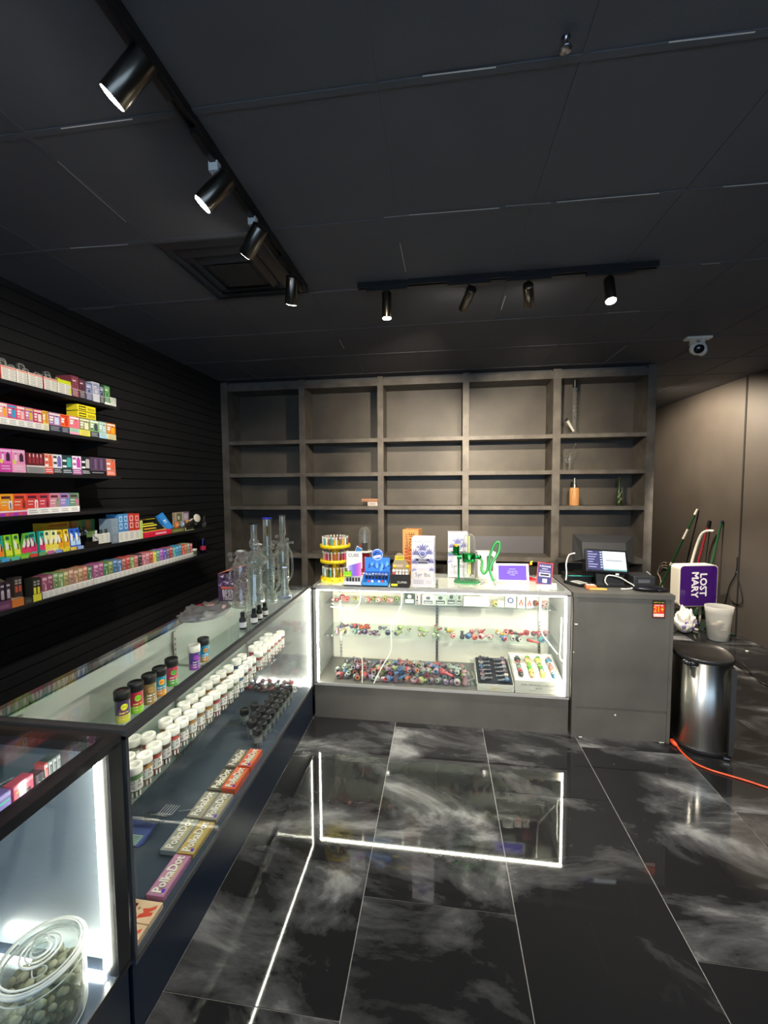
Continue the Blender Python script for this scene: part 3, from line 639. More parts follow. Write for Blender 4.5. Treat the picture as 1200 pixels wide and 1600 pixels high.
for k in range(3):
    yy0, yy1 = ys(152+7.8*k, 159.3+7.8*k, 860); p = Pack(yy0, yy1, z+.0125, .062, .02, 'ece8dc', x-.006)
    p.lines(.15, .1, .85, .9, 7, 'a8a8a0'); p.q.cyl((p.x-.01, (yy0+yy1)/2, z+.0745), (p.x-.01, (yy0+yy1)/2, z+.10), .007, n=10, mat='gloss', col='c8ccc8' if k == 0 else '202428')
    p.done('boxed_bottle', f'white boxed bottle with cap in front of the black stand, {ORD[k]} from the left', 'bottle', 'boxed bottles on the stand')
for k in range(4):
    yy = y0+.025+.022*k; q = MB('gloss', '14151a'); q.lathe([(0, 0), (.008, 0), (.008, .045), (.004, .055), (.004, .075), (0, .075)], n=10)
    q.cyl((0, 0, .02), (0, 0, .038), .0083, n=10, col='d8d8d0' if k == 1 else '28303a', caps=False)
    tag(q.build('dropper_bottle', None, (x-.085-.0, yy, z+.0505-.0)), f'little black dropper bottle at the back of the stepped stand, {ORD[k]} from the left', 'bottle', 'dropper bottles on the stand')
# big clear sleeve with tall blue and red boxes
F_ = [(176, 187, '8898a4', 'a8b8c4', 'wide clear and grey sleeve', .165), (187, 195, '4a90c8', 'd0e4f4', 'first pale blue boxed device', .19), (195, 203, '4488c4', 'd0e4f4', 'second pale blue boxed device', .19), (203, 212, 'c83828', 'f8d0c8', 'first red boxed device', .19), (212, 220.5, 'd03c2c', 'f8d0c8', 'second red boxed device', .185)]
for i, (a_, b_, c1, c2, lb, h) in enumerate(F_):
    yy0, yy1 = ys(a_, b_, 850); p = Pack(yy0, yy1, z, h, .09, c1)
    p.r(0, 0, 1, .36, 'ece8dc' if i else '7c8c98').lines(.2, .06, .8, .32, 6, 'b0aca4')
    for k in range(2 if i else 1): p.r(.22, .46+.26*k, .78, .66+.26*k, c2 if i else '98a8b2').o(.3, .48+.26*k, .7, .64+.26*k, c1)
    p.done('device_box', lb+' with lined white foot, middle of the fifth wall shelf', 'box')
yy0, yy1 = ys(220.5, 225, 850); p = Pack(yy0, yy1, z, .13, .07, 'd8e4a8'); p.r(.1, .5, .9, .95, 'c0e060').done('lime_box', 'thin lime and white box beside the red boxed devices', 'box')
yy0, yy1 = ys(226, 269, 845); p = Pack(yy0, yy1, z, .038, .13, 'e02040'); p.r(.4, .3, .8, .62, 'f8c0c8').r(.0, .85, 1, 1, 'f85068').side(0, 1, '901828').done('red_tray', 'flat bright red carton on the fifth wall shelf under a black and yellow card', 'carton')
q = MB('card', '17170f'); q.M = Matrix.Rotation(-.85, 4, 'Y'); w_ = (yy1-yy0)*.42; q.box(-.004, -w_, 0, 0, w_, .13, 'card', '141410')
for b_ in ((-w_, 0, -w_+.005, .13), (w_-.005, 0, w_, .13), (-w_, .124, w_, .13), (-w_, 0, w_, .005)): q.box(0, b_[0], b_[1], .0008, b_[2], b_[3], 'card', 'e8d828')
q.box(0, -w_*.6, .05, .0009, w_*.6, .065, 'card', 'e8e040'); q.box(0, -w_*.5, .075, .0009, w_*.5, .085, 'card', 'e8e040'); q.box(0, -w_*.7, .02, .0009, w_*.3, .035, 'card', 'd8a838')
tag(q.build('black_card', None, (XF-.03, (yy0+yy1)/2+.0, z+.0385)), 'black display card with yellow border leaning back on the red carton', 'card')
yy0, yy1 = ys(270, 289, 842); p = Pack(yy0, yy1, z, .03, .12, '6a6a38'); p.r(.05, .2, .95, .8, '8a8a50').done('olive_tray', 'flat olive green tray under the blue leaning box, fifth wall shelf', 'tray')
yy0, yy1 = ys(290, 304, 838); p = Pack(yy0, yy1, z, .028, .12, '24281c'); p.r(0, .0, .12, 1, 'c8c890').r(0, 0, 1, .2, 'b8b888').done('dark_tray', 'flat dark green tray with pale edge, right of the olive tray', 'tray')
q = MB('card', '2a80d8'); q.M = Matrix.Rotation(-.45, 4, 'Y') @ Matrix.Rotation(.30, 4, 'X'); q.box(-.02, -.042, 0, 0, .042, .145); q.box(0, -.036, .006, .0006, .036, .139, 'card', '3a98e8'); q.box(0, -.02, .075, .0012, .016, .088, 'card', 'e8f4fc'); q.box(0, -.02, .06, .0012, .02, .068, 'card', 'c0e0f8')
yb = at(267, 830, 'x', XF).y; tag(q.build('blue_box', None, (XF-.028, yb+.040, z+.034)), 'flat bright blue box leaning back on the olive tray', 'box')
for k, (a_, b_, c1, c2) in enumerate([(274, 284.5, 'b09878', '6a7a50'), (285, 295.5, '7c6478', 'c8b8c8')]):
    yy0, yy1 = at(a_, 800, 'x', XF-.10).y, at(b_, 800, 'x', XF-.10).y; p = Pack(yy0, yy1, z, .155, .03, c1, XF-.10)
    p.r(.15, .5, .85, .92, c2).r(.3, .6, .6, .8, 'e8d8c8').r(0, 0, .1, 1, 'e8dccc').done('small_box', ('tan' if k == 0 else 'mauve')+' upright box standing behind the blue leaning box', 'box')
for k, (px, cc) in enumerate([(283, 'e07030'), (292, '8098b0'), (300, 'e8a040')]):
    q = MB('plastic_film', cc); q.bev(-.008, -.018, 0, .008, .018, .055, .006); q.box(.008, -.01, .015, .0088, .01, .04, 'card', ('f0b880', 'd8e0e8', 'e87828')[k])
    tag(q.build('small_pouch', None, (XF-.045, at(px, 830, 'x', XF).y+.01, z+.0305)), ('orange', 'pale blue', 'amber')[k]+' small pouch standing on the flat trays of the fifth shelf', 'pouch')
q = MB('satin', 'e8dfcb'); q.lathe([(0, 0), (.036, 0), (.038, .003), (.036, .006), (0, .006)], n=28, axis=(1, -.25, .25)); q.box(-.02, -.006, -.06, .0, .006, 0, 'satin', '505048')
yb = at(309, 806, 'x', XF-.03).y; tag(q.build('cream_disc', None, (XF-.04, yb, z+.092)), 'round cream disc standing up near the far end of the fifth wall shelf', 'disc')
q = MB('satin', '3c3a32'); q.M = Matrix.Rotation(.35, 4, 'X'); q.box(-.02, -.06, 0, .0, .05, .022, 'satin', '38352c'); q.box(-.019, .0, .0225, -.001, .05, .026, 'satin', 'e0d8c4')
tag(q.build('dark_bar', None, (XF-.02, at(302, 822, 'x', XF).y, z+.054)), 'dark bar with cream top lying tilted in front of the cream disc', 'bar')
q = MB('tube_glass', (.75, .75, .75)); q.ell((0, 0, .02), (.016, .02, .02)); q.ell((0, .004, .055), (.01, .012, .02)); q.cyl((0, 0, .07), (0, .012, .1), .007, .011, 10)
for k in range(4): q.ell((.012, -.012+.008*k, .03+.012*(k % 2)), .005, 'metal', 'd8d4cc', 8, 6)
tag(q.build('glass_figure', None, (XF-.02, at(322, 826, 'x', XF).y, z)), 'small lumpy silver-grey glass piece at the far end of the fifth shelf', 'glass piece')

# lowest shelf: open brown carton, odd packs, then two long white trays full of upright packs
z = SZ[5]
y0, y1 = ys(-16, 18, 930); p = Pack(y0, y1, z, .045, .11, '6a3a5a'); p.r(.1, .2, .9, .6, '8a5a78').done('purple_tray', 'plum coloured tray cut by the photo edge, lowest wall shelf', 'tray')
for k in range(3):
    a_ = -9+9.5*k; yy0, yy1 = ys(a_, a_+8, 920); p = Pack(yy0, yy1, z+.0455, .09, .03, '3a2834'); p.r(.2, .1, .8, .45, 'b8a8b0').o(.2, .4, .8, .62, 'c8bcc4').r(.2, .78, .8, .88, 'd0c8cc')
    p.done('dark_vape', f'dark plum vape pack in the purple tray, {ORD[k]} from the photo edge', 'vape pack', 'dark packs in the plum tray')
y0, y1 = ys(19, 38, 925); p = Pack(y0, y1, z, .04, .11, 'd87a34'); q = p.q; x = p.x
q.prism([(x-.075, y0-.11, z+.045), (x-.075, y1, z+.045), (x-.085, y1-.01, z+.12), (x-.09, y0+.02, z+.145), (x-.09, y0-.06, z+.145), (x-.085, y0-.11, z+.11)], (.002, 0, 0), 'card', 'd4b894')
q.quad([(x-.11, y0, z+.041), (x, y0, z+.041), (x, y1, z+.041), (x-.11, y1, z+.041)], 'card', 'c8a884'); q.quad([(x-.07, y0+.001, z+.041), (x-.02, y0+.001, z+.041), (x-.06, y0+.001, z+.12)], 'card', 'e8c8a0')
p.done('open_carton', 'open brown and orange carton with raised flap, lowest wall shelf', 'carton')
for k, (a_, b_, c1, c2, lb) in enumerate([(31, 44, '3a3230', 'c85840', 'dark vape pack with red foot, right of the open carton'), (52, 65, '2e2c24', 'e8e040', 'black and bright yellow twin vape pack, before the long white tray')]):
    yy0, yy1 = ys(a_, b_, 920); h = .115 if k == 0 else .125; zz = z+.03 if k == 0 else z; p = Pack(yy0, yy1, zz, h, .05, c1, XF-(.034 if k == 0 else .004))
    p.r(0, 0, 1, .3 if k else .0, c2); p.r(.12, .32, .42, .60, c2).r(.56, .32, .86, .60, c2)
    for j in range(2): p.r(.14, .68+.12*j, .44, .76+.12*j, 'b0aca0').r(.56, .68+.12*j, .86, .76+.12*j, 'b0aca0')
    p.done('vape_pack', lb+', lowest wall shelf', 'vape pack')
y0, y1 = ys(39, 51, 925); Pack(y0, y1, z, .029, .11, '3c3c36').r(.1, .2, .9, .7, '56564c').done('grey_tray', 'flat dark grey tray between the open carton and the long white tray', 'tray')
cols = ['a05a70:maroon pink', '98506a:maroon', '7a9a60:sage green', '88a068:green', 'a8a060:olive', 'b88a78:tan pink', 'b08868:tan', 'b89870:sand', 'c07860:brick', '4a7a58:deep green', 'b06890:mauve', 'a85a88:plum pink', '4a8050:forest green',
        '8a9850:olive green', '4a78a8:steel blue', '5a80a8:grey blue', 'a86858:brown red', 'c84a48:red', '88a860:leaf green', 'd07070:salmon', '38302e:black', 'c87888:rose', 'd08a90:pale rose', 'c85a50:tomato red', 'e8c838:yellow', '68a898:teal',
        'b068c0:violet', '6a58b8:indigo', '78708a:slate', 'c84848:scarlet', '58b0a8:turquoise', '48a0c8:sky blue', '4898b8:azure', 'c85838:rust', 'd88058:orange', '98b088:mint', 'd06878:pink']
ya, ym = at(66, 910, 'x', XF).y, at(147, 895, 'x', XF).y; yb = at(303, 862, 'x', XF).y
for k, (a_, b_, n_) in enumerate([(ya, ym, 10), (ym, yb, 27)]):
    p = Pack(a_, b_, z, .040, .10, None); q = p.q; x = p.x
    q.box(x-.10, a_+.001, z, x, b_-.001, z+.002, 'card', 'f0ece0'); q.box(x-.002, a_+.001, z, x, b_-.001, z+.040, 'card', 'f4f1e8'); q.box(x-.10, a_+.001, z, x-.098, b_-.001, z+.09, 'card', 'e8e0d0')
    for yy in (a_+.001, b_-.003): q.prism([(x-.10, yy, z), (x, yy, z), (x, yy, z+.04), (x-.10, yy, z+.095)], (0, .002, 0), 'card', 'dcd2c0')
    for j in range(n_): p.lines((j+.15)/n_, .12, (j+.85)/n_, .85, 4, 'b4b0a8').r((j+.98)/n_, 0, (j+1)/n_, 1, 'd0ccc0')
    p.done('long_white_tray', ('shorter' if k == 0 else 'longer')+' white display tray of upright vape packs, lowest wall shelf', 'display tray')
n_ = len(cols); s1 = (ym-ya-.012)/10; s2 = (yb-ym-.012)/27
for k, cc in enumerate(cols):
    c1, nm_ = cc.split(':'); a_ = ya+.006+s1*k if k < 10 else ym+.006+s2*(k-10); sp_ = s1 if k < 10 else s2; h = .118+.004*((k*7) % 3); zz = z+.0025
    p = Pack(a_, a_+sp_-.0015, zz, h, .085, c1, x=XF-.008)
    l_ = [min(1, v*1.5+.12) for v in lin(c1)]; d_ = [v*.35 for v in lin(c1)]
    p.r(.06, .80, .94, .96, l_).r(.15, .86, .8, .9, 'f0e8e4').r(.06, .66, .5, .74, l_).dev(.62, .3, .34, .62, d_ if k % 3 else l_, 'f0f0ec').r(.55, .38, .68, .5, 'e8e0dc')
    p.done('vape_pack', f'{nm_} vape pack, {ORD[k]} from the left in the long white trays', 'vape pack', 'packs in the long white trays')
y0, y1 = at(304, 858, 'x', XF).y, at(313, 858, 'x', XF).y
q = MB('gloss', 'e8e8dc'); q.lathe([(0, 0), (.028, 0), (.030, .05), (.032, .055), (.032, .062), (0, .062)], n=18); q.cyl((0, 0, .012), (0, 0, .045), .0306, .0310, 18, 'card', '4a5a40', False)
tag(q.build('white_tub', None, (XF-.04, (y0+y1)/2, z)), 'small white tub with dark green print after the long white trays', 'tub')
q = MB('metal', '28305a'); q.lathe([(0, 0), (.024, 0), (.0265, .008), (.0265, .118), (.023, .13), (.022, .132), (0, .130)], n=20); q.cyl((0, 0, .03), (0, 0, .07), .0268, n=20, mat='satin', col='b02848', caps=False); q.lathe([(.023, .1301), (.0245, .1335), (.022, .1335)], n=20, col='c8c8cc')
tag(q.build('drink_can', None, (XF-.035, at(318, 855, 'x', XF-.03).y, z)), 'tall dark blue and red drink can at the far end of the lowest wall shelf', 'drink can')
# ------------------------------------------------------------------ stock inside the counter along the left
def jar(name, lidc, bodyc, labc, txt, h=.115, r=.0255, lid_m='satin', dirx=None):
    """tube jar: clear body with contents, printed label facing the room, ribbed screw lid"""
    t = bpy.data.objects.new(name, None); COL.objects.link(t)
    q = MB('tube_glass', (.86, .88, .86)); q.shell([(r*.9, .001), (r, .004), (r, h-.027)], n=20); tb_ = q.build('tube', t)
    q = MB('matte', bodyc); q.lathe([(0, .002), (r*.86, .003), (r*.88, h*.62), (0, h*.64)], n=14); q.build('contents', t)
    q = MB('card', labc); ang = math.atan2(-.62, .78) if dirx is None else dirx; n = 12; z0, z1 = h*.26, h*.60; rr = r+.0006
    def pt(a, z, k=0): return (math.cos(a)*(rr+k), math.sin(a)*(rr+k), z)
    for j in range(n):
        a0 = ang-1.15+2.3*j/n; a1 = ang-1.15+2.3*(j+1)/n; q.quad([pt(a0, z0), pt(a1, z0), pt(a1, z1), pt(a0, z1)])
    if txt:
        for row, (s_, zc) in enumerate(zip(txt, (h*.53, h*.38))):
            for ci, chh in enumerate(s_):
                a = ang+(-.42 if ci == 0 else .42); q.text(chh, .018, pt(a, zc, .0006), (-math.sin(a), math.cos(a), 0), (0, 0, 1), 'card', '15161a')
    for j in range(3):
        a = ang-.5+.5*j; q.quad([pt(a-.12, h*.06), pt(a+.12, h*.06), pt(a+.12, h*.22), pt(a-.12, h*.22)], 'card', labc)
    q.build('jar_label', tb_)
    q = MB(lid_m, lidc); R = r+.0025; n = 24; vs = []
    q.lathe([(R*.98, h-.028), (R, h-.026), (R, h-.003), (R*.96, h), (R*.6, h), (R*.56, h-.0015), (0, h-.0015)], n=24)
    q.text('CR', .010, (0, 0, h-.0010), (.62, .78, 0), (-.78, .62, 0), lid_m, [max(0, v*.75) for v in lin(lidc)]) ; q.build('screw_lid', t)
    return t
def place(t, x, y, z, label, cat, group=None, rz=0):
    t.location = (x, y, z); t.rotation_euler = (0, 0, rz); return tag(t, label, cat, group)
SH = .5805
kinds = [('4f8a3a', 'green'), ('c8883c', 'amber'), ('c8443c', 'red'), ('5a4038', 'dark brown'), ('d8584a', 'coral'), ('9a9a8a', 'grey'), ('c8904a', 'tan'), ('b88a50', 'honey'), ('e0a040', 'yellow'), ('c83a4a', 'crimson'), ('a86a4a', 'rust'),
         ('7a8a5a', 'sage'), ('98a880', 'pale green'), ('3a6a9a', 'blue'), ('a05048', 'brick'), ('c84a48', 'scarlet')]
proto = {k: jar('white_lid_jar', 'e9e8e2', c_, 'efece6', ('DA', 'GM')) for c_, k in kinds}
used = set()
def wjar(kind, x, y, label, group, rz=0):
    if kind in used: return dup(proto[kind], (x, y, SH), rz, label, group).__setitem__('category', 'jar')
    used.add(kind); return place(proto[kind], x, y, SH, label, 'jar', group, rz)
seq = ['green', 'amber', 'red', 'dark brown', 'coral', 'grey', 'tan', 'honey', 'yellow', 'crimson', 'rust', 'sage', 'pale green', 'blue', 'dark brown', 'brick', 'dark brown', 'red', 'grey', 'coral', 'brick', 'scarlet', 'crimson', 'scarlet']
y = -1.545
for k, kd in enumerate(seq):
    if k == 17: y += .035
    wjar(kd, -.185-.012*math.sin(k*.4)*(k < 17), y, f'white-lidded {kd} jar in the front row, {ORD[k]} from the near end', 'front row of white-lidded jars', .25*math.sin(k*3.1)); y += .0585
back = [('rust', -.245, -1.505), ('grey', -.305, -1.40), ('coral', -.262, -1.372), ('honey', -.262, -1.265), ('grey', -.266, -1.198), ('sage', -.268, -1.128), ('tan', -.270, -1.062), ('pale green', -.272, -.996), ('amber', -.272, -.930),
        ('grey', -.270, -.864), ('honey', -.268, -.798), ('rust', -.262, -.732), ('blue', -.262, -.640), ('green', -.262, -.574), ('crimson', -.255, -.44), ('grey', -.250, -.376), ('tan', -.250, -.29), ('scarlet', -.248, -.222)]
for k, (kd, x, y_) in enumerate(back):
    wjar(kd, x, y_, f'white-lidded {kd} jar in the back row, {ORD[k]} from the near end', 'back row of white-lidded jars', .4*math.sin(k*2.3))
# tubes with dark lids on the upper shelf
tubs = [(-.322, -1.428, '17171b', '4a2a68', 'd8e030', 'purple and yellow label', .0), (-.318, -1.360, '15161a', 'd82048', '90d830', 'red and lime label', 0), (-.312, -1.290, '17171b', '8a7a48', 'b0884a', 'olive brown label', 0),
        (-.314, -1.222, '17171b', '20a0c8', 'f0a030', 'turquoise and orange label', 0), (-.322, -1.128, '1a1b1e', 'd83060', '60b848', 'pink and green label', 0), (-.316, -.960, 'ecebe4', '5a2a98', 'a048c0', 'violet label', 0), (-.322, -.868, '1a1b1e', '18a0d8', 'c89050', 'bright blue label', 0)]
for k, (x, y_, lc, c1, c2, lb, _) in enumerate(tubs):
    t = bpy.data.objects.new('tall_tube_jar', None); COL.objects.link(t); r, h = .026, .125
    MB('tube_glass', (.85, .86, .86)).shell([(r, .001), (r, h-.03)], n=20).build('tube', t)
    q = MB('gloss', c1); q.cyl((0, 0, .002), (0, 0, h*.72), r-.001, n=20); q.cyl((0, 0, .002), (0, 0, h*.26), r-.0005, n=20, col=c2, caps=False)
    a = -.6; pt = lambda a, z, k_=.0: (math.cos(a)*(r-.0002+k_), math.sin(a)*(r-.0002+k_), z)
    n = 8; q.add([pt(a, h*.52)]+[pt(a+.5*math.cos(2*PI*j/n), h*.52+.013*math.sin(2*PI*j/n), .0006) for j in range(n)], [(0, 1+j, 1+(j+1) % n) for j in range(n)], 'gloss', c2)
    for j in range(3): q.quad([pt(a-.7, h*.12+.012*j, .0004), pt(a-.2, h*.12+.012*j, .0006), pt(a+.5, h*.12+.012*j, .0004), pt(a+.5, h*.12+.012*j+.005, .0004), pt(a-.2, h*.12+.012*j+.005, .0006), pt(a-.7, h*.12+.012*j+.005, .0004)], 'gloss', 'e8e070' if k in (0, 1) else 'e8e0e0')
    q.build('printed_sleeve', t)
    q = MB('satin', lc); R = r+.003; q.lathe([(R, h-.034), (R, h-.003), (R*.95, h), (R*.72, h), (R*.68, h-.0015), (0, h-.0015)], n=24)
    if k == 0: q.ell((0, 0, h-.0015), (.008, .006, .0006), 'satin', 'a84060')
    q.build('screw_lid', t)
    place(t, x, y_, .7805, f'{"white" if k == 5 else "black"}-lidded tube jar with {lb}, on the upper shelf of the left counter', 'jar', 'tube jars on the upper shelf')
# dark-lidded jars on the case floor
bj = [(-.092, -.748, 0), (-.092, -.688, 0), (-.092, -.628, 0), (-.092, -.568, 0), (-.092, -.508, 0), (-.092, -.448, 0), (-.092, -.388, 0), (-.092, -.328, 0), (-.092, -.268, 0),
      (-.158, -.678, 1), (-.158, -.618, 1), (-.158, -.558, 1), (-.158, -.498, 1), (-.158, -.438, 1), (-.158, -.378, 1), (-.158, -.318, 1), (-.225, -.500, 2), (-.262, -.560, 2)]
p0 = jar('dark_lid_jar', '101116', '46524a', '8a8f8c', None, h=.095, r=.0245, lid_m='satin')
cnt = [0, 0, 0]
for k, (x, y_, row) in enumerate(bj):
    lb = f'dark-lidded jar on the counter floor, {("front", "middle", "back")[row]} row, {ORD[cnt[row]]} from the near end'; cnt[row] += 1
    if k == 0: place(p0, x, y_, .2625, lb, 'jar', 'dark-lidded jars on the counter floor')
    else: dup(p0, (x, y_, .2625), .3*math.sin(k), lb, 'dark-lidded jars on the counter floor')
# chocolate bar boxes
def bar(x0, y0, L_, W_, z, h, c1, c2, lb, txt='PolkaDot', foil=True, tc='f4efe8'):
    q = MB('satin', c1); q.box(-W_/2, -L_/2, 0, W_/2, L_/2, h); q.box(-W_/2+.004, -L_/2+.004, h, W_/2-.004, L_/2-.004, h+.0004, 'satin', c2)
    for kk, (dx, dy) in enumerate(((0, 0), (.0016, 0), (-.0016, 0), (0, .0016), (0, -.0016))): q.text(txt, .050, (-.002+dx, dy, h+.0014+.0003*kk), (0, 1, 0), (-1, 0, 0), 'satin', tc, maxw=L_*.88)
    for dx, dy in ((.0030, -.0016),): q.text(txt, .050, (-.002+dx, dy, h+.0009), (0, 1, 0), (-1, 0, 0), 'satin', '3a2a30', maxw=L_*.88)
    if foil: q.box(W_*.18, -L_*.42, h+.0004, W_*.36, -L_*.34, h+.0009, 'gloss', '6048d8')
    q.box(W_*.22, -L_*.2, h+.0004, W_*.30, L_*.3, h+.0009, 'satin', 'd8c070')
    tag(q.build('chocolate_bar', None, (x0, y0, z)), lb, 'chocolate bar', 'flat bar boxes on the counter floor')
bar(-.137, -.890, .135, .066, .2625, .018, '7a7268', '6c6258', 'grey-brown bar box beside the far orange one', foil=False)
bar(-.066, -.890, .140, .068, .2625, .026, 'd8583a', 'e06844', 'bright orange bar box, far one, next to the dark-lidded jars')
bar(-.137, -1.045, .140, .066, .2625, .016, '6a6258', '5c5448', 'dark grey-brown bar box beside the near orange one', foil=False)
bar(-.066, -1.045, .145, .068, .2625, .030, 'd8583a', 'e4683e', 'bright orange bar box, nearer of the two')
bar(-.137, -1.205, .150, .068, .2625, .016, '948e84', 'a09a8c', 'silver bar box, inner one, third pair from the jars', foil=False)
bar(-.066, -1.205, .150, .068, .2625, .016, '948e84', 'a8a090', 'silver bar box with violet seal, outer one, third pair')
bar(-.137, -1.370, .155, .068, .2625, .020, '98a0a0', 'a8a498', 'pale grey bar box with bluish edge, inner one of the fourth pair', foil=False)
bar(-.066, -1.370, .155, .068, .2625, .016, 'b89a58', 'c4aa6c', 'golden bar box with violet seal, outer one of the fourth pair')
bar(-.068, -1.535, .160, .066, .2625, .018, 'b87aa0', 'c890b0', 'pink and mauve bar box lying alone in the row')
for k, y_ in enumerate((-1.668, -1.742)):
    q = MB('satin', 'e8c8a8'); q.box(-.085, -.035, 0, .060, .035, .018); e_ = .0004
    for (a, b_, c_, d_) in ((-.07, -.024, -.02, -.017), (-.07, .014, -.02, .022), (-.07, -.024, -.062, .022), (-.028, -.024, -.02, .022), (-.06, -.010, -.035, -.004), (-.06, .002, -.035, .008)):
        q.box(a, b_, .018, c_, d_, .0185, 'satin', 'd83a2a')
    q.prism([(.006, -.024, .018), (.050, -.010, .018), (.050, .0, .018), (.034, -.002, .018), (.050, .012, .018), (.050, .024, .018), (.030, .012, .018), (.006, .008, .018), (.018, -.004, .018), (.006, -.012, .018)], (0, 0, .0006), 'satin', 'e05038')
    q.box(-.012, -.016, .018, -.002, -.008, .0185, 'satin', 'a88a60'); q.box(-.012, .004, .018, -.002, .012, .0185, 'satin', 'a88a60')
    tag(q.build('cream_box', None, (-.084, y_, .2625)), ('far' if k == 0 else 'near')+' cream box with red lettering at the near end of the counter floor', 'box')
# blue card with white lines, clear forked rack
q = MB('satin', '5a66a8'); q.box(-.075, -.07, 0, .06, .05, .004); q.prism([(.06, -.07, 0), (.06, .05, 0), (.062, .05, .004), (.078, -.06, .004)], (0, 0, .001), 'satin', '4858a0')
q.box(-.05, -.065, .004, .05, -.02, .0045, 'satin', 'a8c8b8')
for k in range(4): q.box(-.045, -.060+.01*k, .0045, .045, -.057+.01*k, .0049, 'satin', '7890a0')
tag(q.build('blue_leaflet', None, (-.345, -1.36, .2625)), 'blue and pale green leaflet lying on the floor of the left counter', 'leaflet')
q = MB('satin', 'c0c4c4')
for k in range(6):
    q.tube([(-.015+.012*k, .06, .001), (-.01+.012*k, .0, .012), (-.005+.012*k, -.05, .045), (-.004+.012*k, -.055, .05)], .0012, 5)
q.box(-.03, -.058, .046, .075, -.05, .052, 'tube_glass', (.7, .72, .72)); q.tube([(.06, .03, .0015), (.14, .055, .0015), (.22, .075, .0015)], .001, 5)
q.quad([(-.04, -.05, .0), (.03, -.05, .0), (.02, -.05, .06), (-.05, -.05, .06)], 'tube_glass', (.5, .52, .5))
tag(q.build('wire_rack', None, (-.295, -1.27, .2625)), 'small clear rack of thin curved wires near the blue leaflet', 'rack')

# far end of the left counter: glass pipes on the shelf under the tubes and on the floor

# ------------------------------------------------------------------ pipes
def dk(c, f=.5): return [v*f for v in lin(c)]
def spoon(name, c1, c2, kind='spoon', s=1.):
    """hand pipe lying on its side: round bowl with rim and hole, stem, flared mouthpiece"""
    ms = lambda c: [.58*v+.22*g for v, g in zip(lin(c), (.16, .15, .14))]
    c1, c2 = ms(c1), ms(c2); q = MB('gloss', c1)
    if kind == 'spoon':
        q.ell((0, 0, .017), (.019, .019, .017), n=14, m=9); q.ring((0, -.006, .030), .010, .0035, (0, -.3, 1), 14, 6, col=c2); q.ell((0, -.006, .0305), (.0075, .0075, .002), 'gloss', (.01, .01, .01), 10, 5)
        q.tube(smooth_pts([(.010, .004, .015), (.032, .010, .013), (.052, .014, .011), (.066, .016, .012)], 4), [.0105]*4+[.0085]*4+[.0075]*4+[.009], 10, col=c2); q.ring((.067, .0163, .012), .006, .0032, (1, .2, 0), 12, 6, col=c1)
        q.ell((.03, .009, .022), (.005,)*3, col=c2, n=8, m=6)
    elif kind == 'round':
        q.ell((0, 0, .018), (.018, .016, .018), n=14, m=9); q.ring((0, -.015, .019), .009, .0035, (0, -1, .25), 14, 6, col=c2); q.ell((0, -.0150, .019), (.006, .0015, .006), 'gloss', dk(c2, .15), 10, 5)
        q.tube([(0, .012, .014), (.004, .03, .012), (.006, .05, .011)], [.009, .007, .008], 10, col=c1)
    elif kind == 'double':
        q.ell((-.012, 0, .015), (.015, .013, .015), n=14, m=9); q.ell((.016, .004, .013), (.013, .012, .013), col=c2, n=14, m=9)
        q.ring((-.012, -.012, .016), .008, .003, (0, -1, .2), 12, 6, col=c2); q.tube([(.02, .01, .012), (.03, .03, .011)], [.008, .007], 10)
    elif kind == 'hammer':
        q.lathe([(0, 0), (.015, 0), (.017, .01), (.012, .028), (.009, .04), (.011, .05), (.008, .05), (0, .046)], n=14); q.tube(smooth_pts([(.008, 0, .02), (.03, .004, .03), (.05, .006, .042)], 4), .006, 8, col=c2)
        q.ring((0, 0, .05), .0095, .003, (0, 0, 1), 12, 6, col=c2)
    elif kind == 'animal':
        q.ell((0, 0, .016), (.020, .013, .015), n=14, m=9); q.ell((-.02, -.004, .026), (.010, .010, .011), col=c2, n=12, m=8); q.tube([(.014, 0, .016), (.032, 0, .020), (.044, 0, .028)], [.008, .005, .003], 8, col=c1)
        for a, b_ in ((-.012, -.008), (-.012, .008), (.012, -.008), (.012, .008)): q.ell((a, b_, .005), (.004, .004, .006), col=c2, n=8, m=6)
        q.cyl((-.024, -.008, .034), (-.026, -.010, .046), .003, .001, 8, col=c2); q.cyl((-.016, .002, .034), (-.014, .004, .046), .003, .001, 8, col=c2)
    else:   # chillum
        q.tube([(0, 0, .010), (.02, 0, .010), (.05, 0, .008), (.08, 0, .009)], [.010, .011, .006, .007], 12); q.ring((.02, 0, .010), .0105, .002, (1, 0, 0), 12, 6, col=c2); q.ring((.05, 0, .008), .0065, .0025, (1, 0, 0), 12, 6, col=c2)
    if s != 1: q.v = [v*s for v in q.v]
    return q.build(name)
NAMED = {'c84850': 'red', 'e06858': 'coral', 'd87848': 'orange', 'c8a040': 'amber', '98b060': 'lime green', '5a8a5a': 'green', '3a4a78': 'navy', '38a0a0': 'teal', '7a5a80': 'plum', 'b88a90': 'dusty pink', 'e0a0a0': 'pale pink',
         '8a8a90': 'grey', '50505a': 'charcoal', 'c8c0b0': 'cream', '3a78b0': 'blue', 'c03030': 'crimson', '6a4a58': 'maroon', 'a8b8a8': 'pale grey-green', 'e0c048': 'yellow', '202428': 'black', 'b0d080': 'pale lime'}
protoP = {}
def pipe(c1, c2, kind, loc, rz, label, group, s=1., tilt=None):
    key = (c1, c2, kind)
    if key not in protoP: o = spoon('glass_pipe', c1, c2, kind); protoP[key] = o
    else: o = protoP[key].copy(); COL.objects.link(o)
    o.location = loc; o.rotation_euler = (tilt[0], tilt[1], rz) if tilt else (0, 0, rz); o.scale = (s,)*3
    tag(o, label, 'glass pipe', group); return o
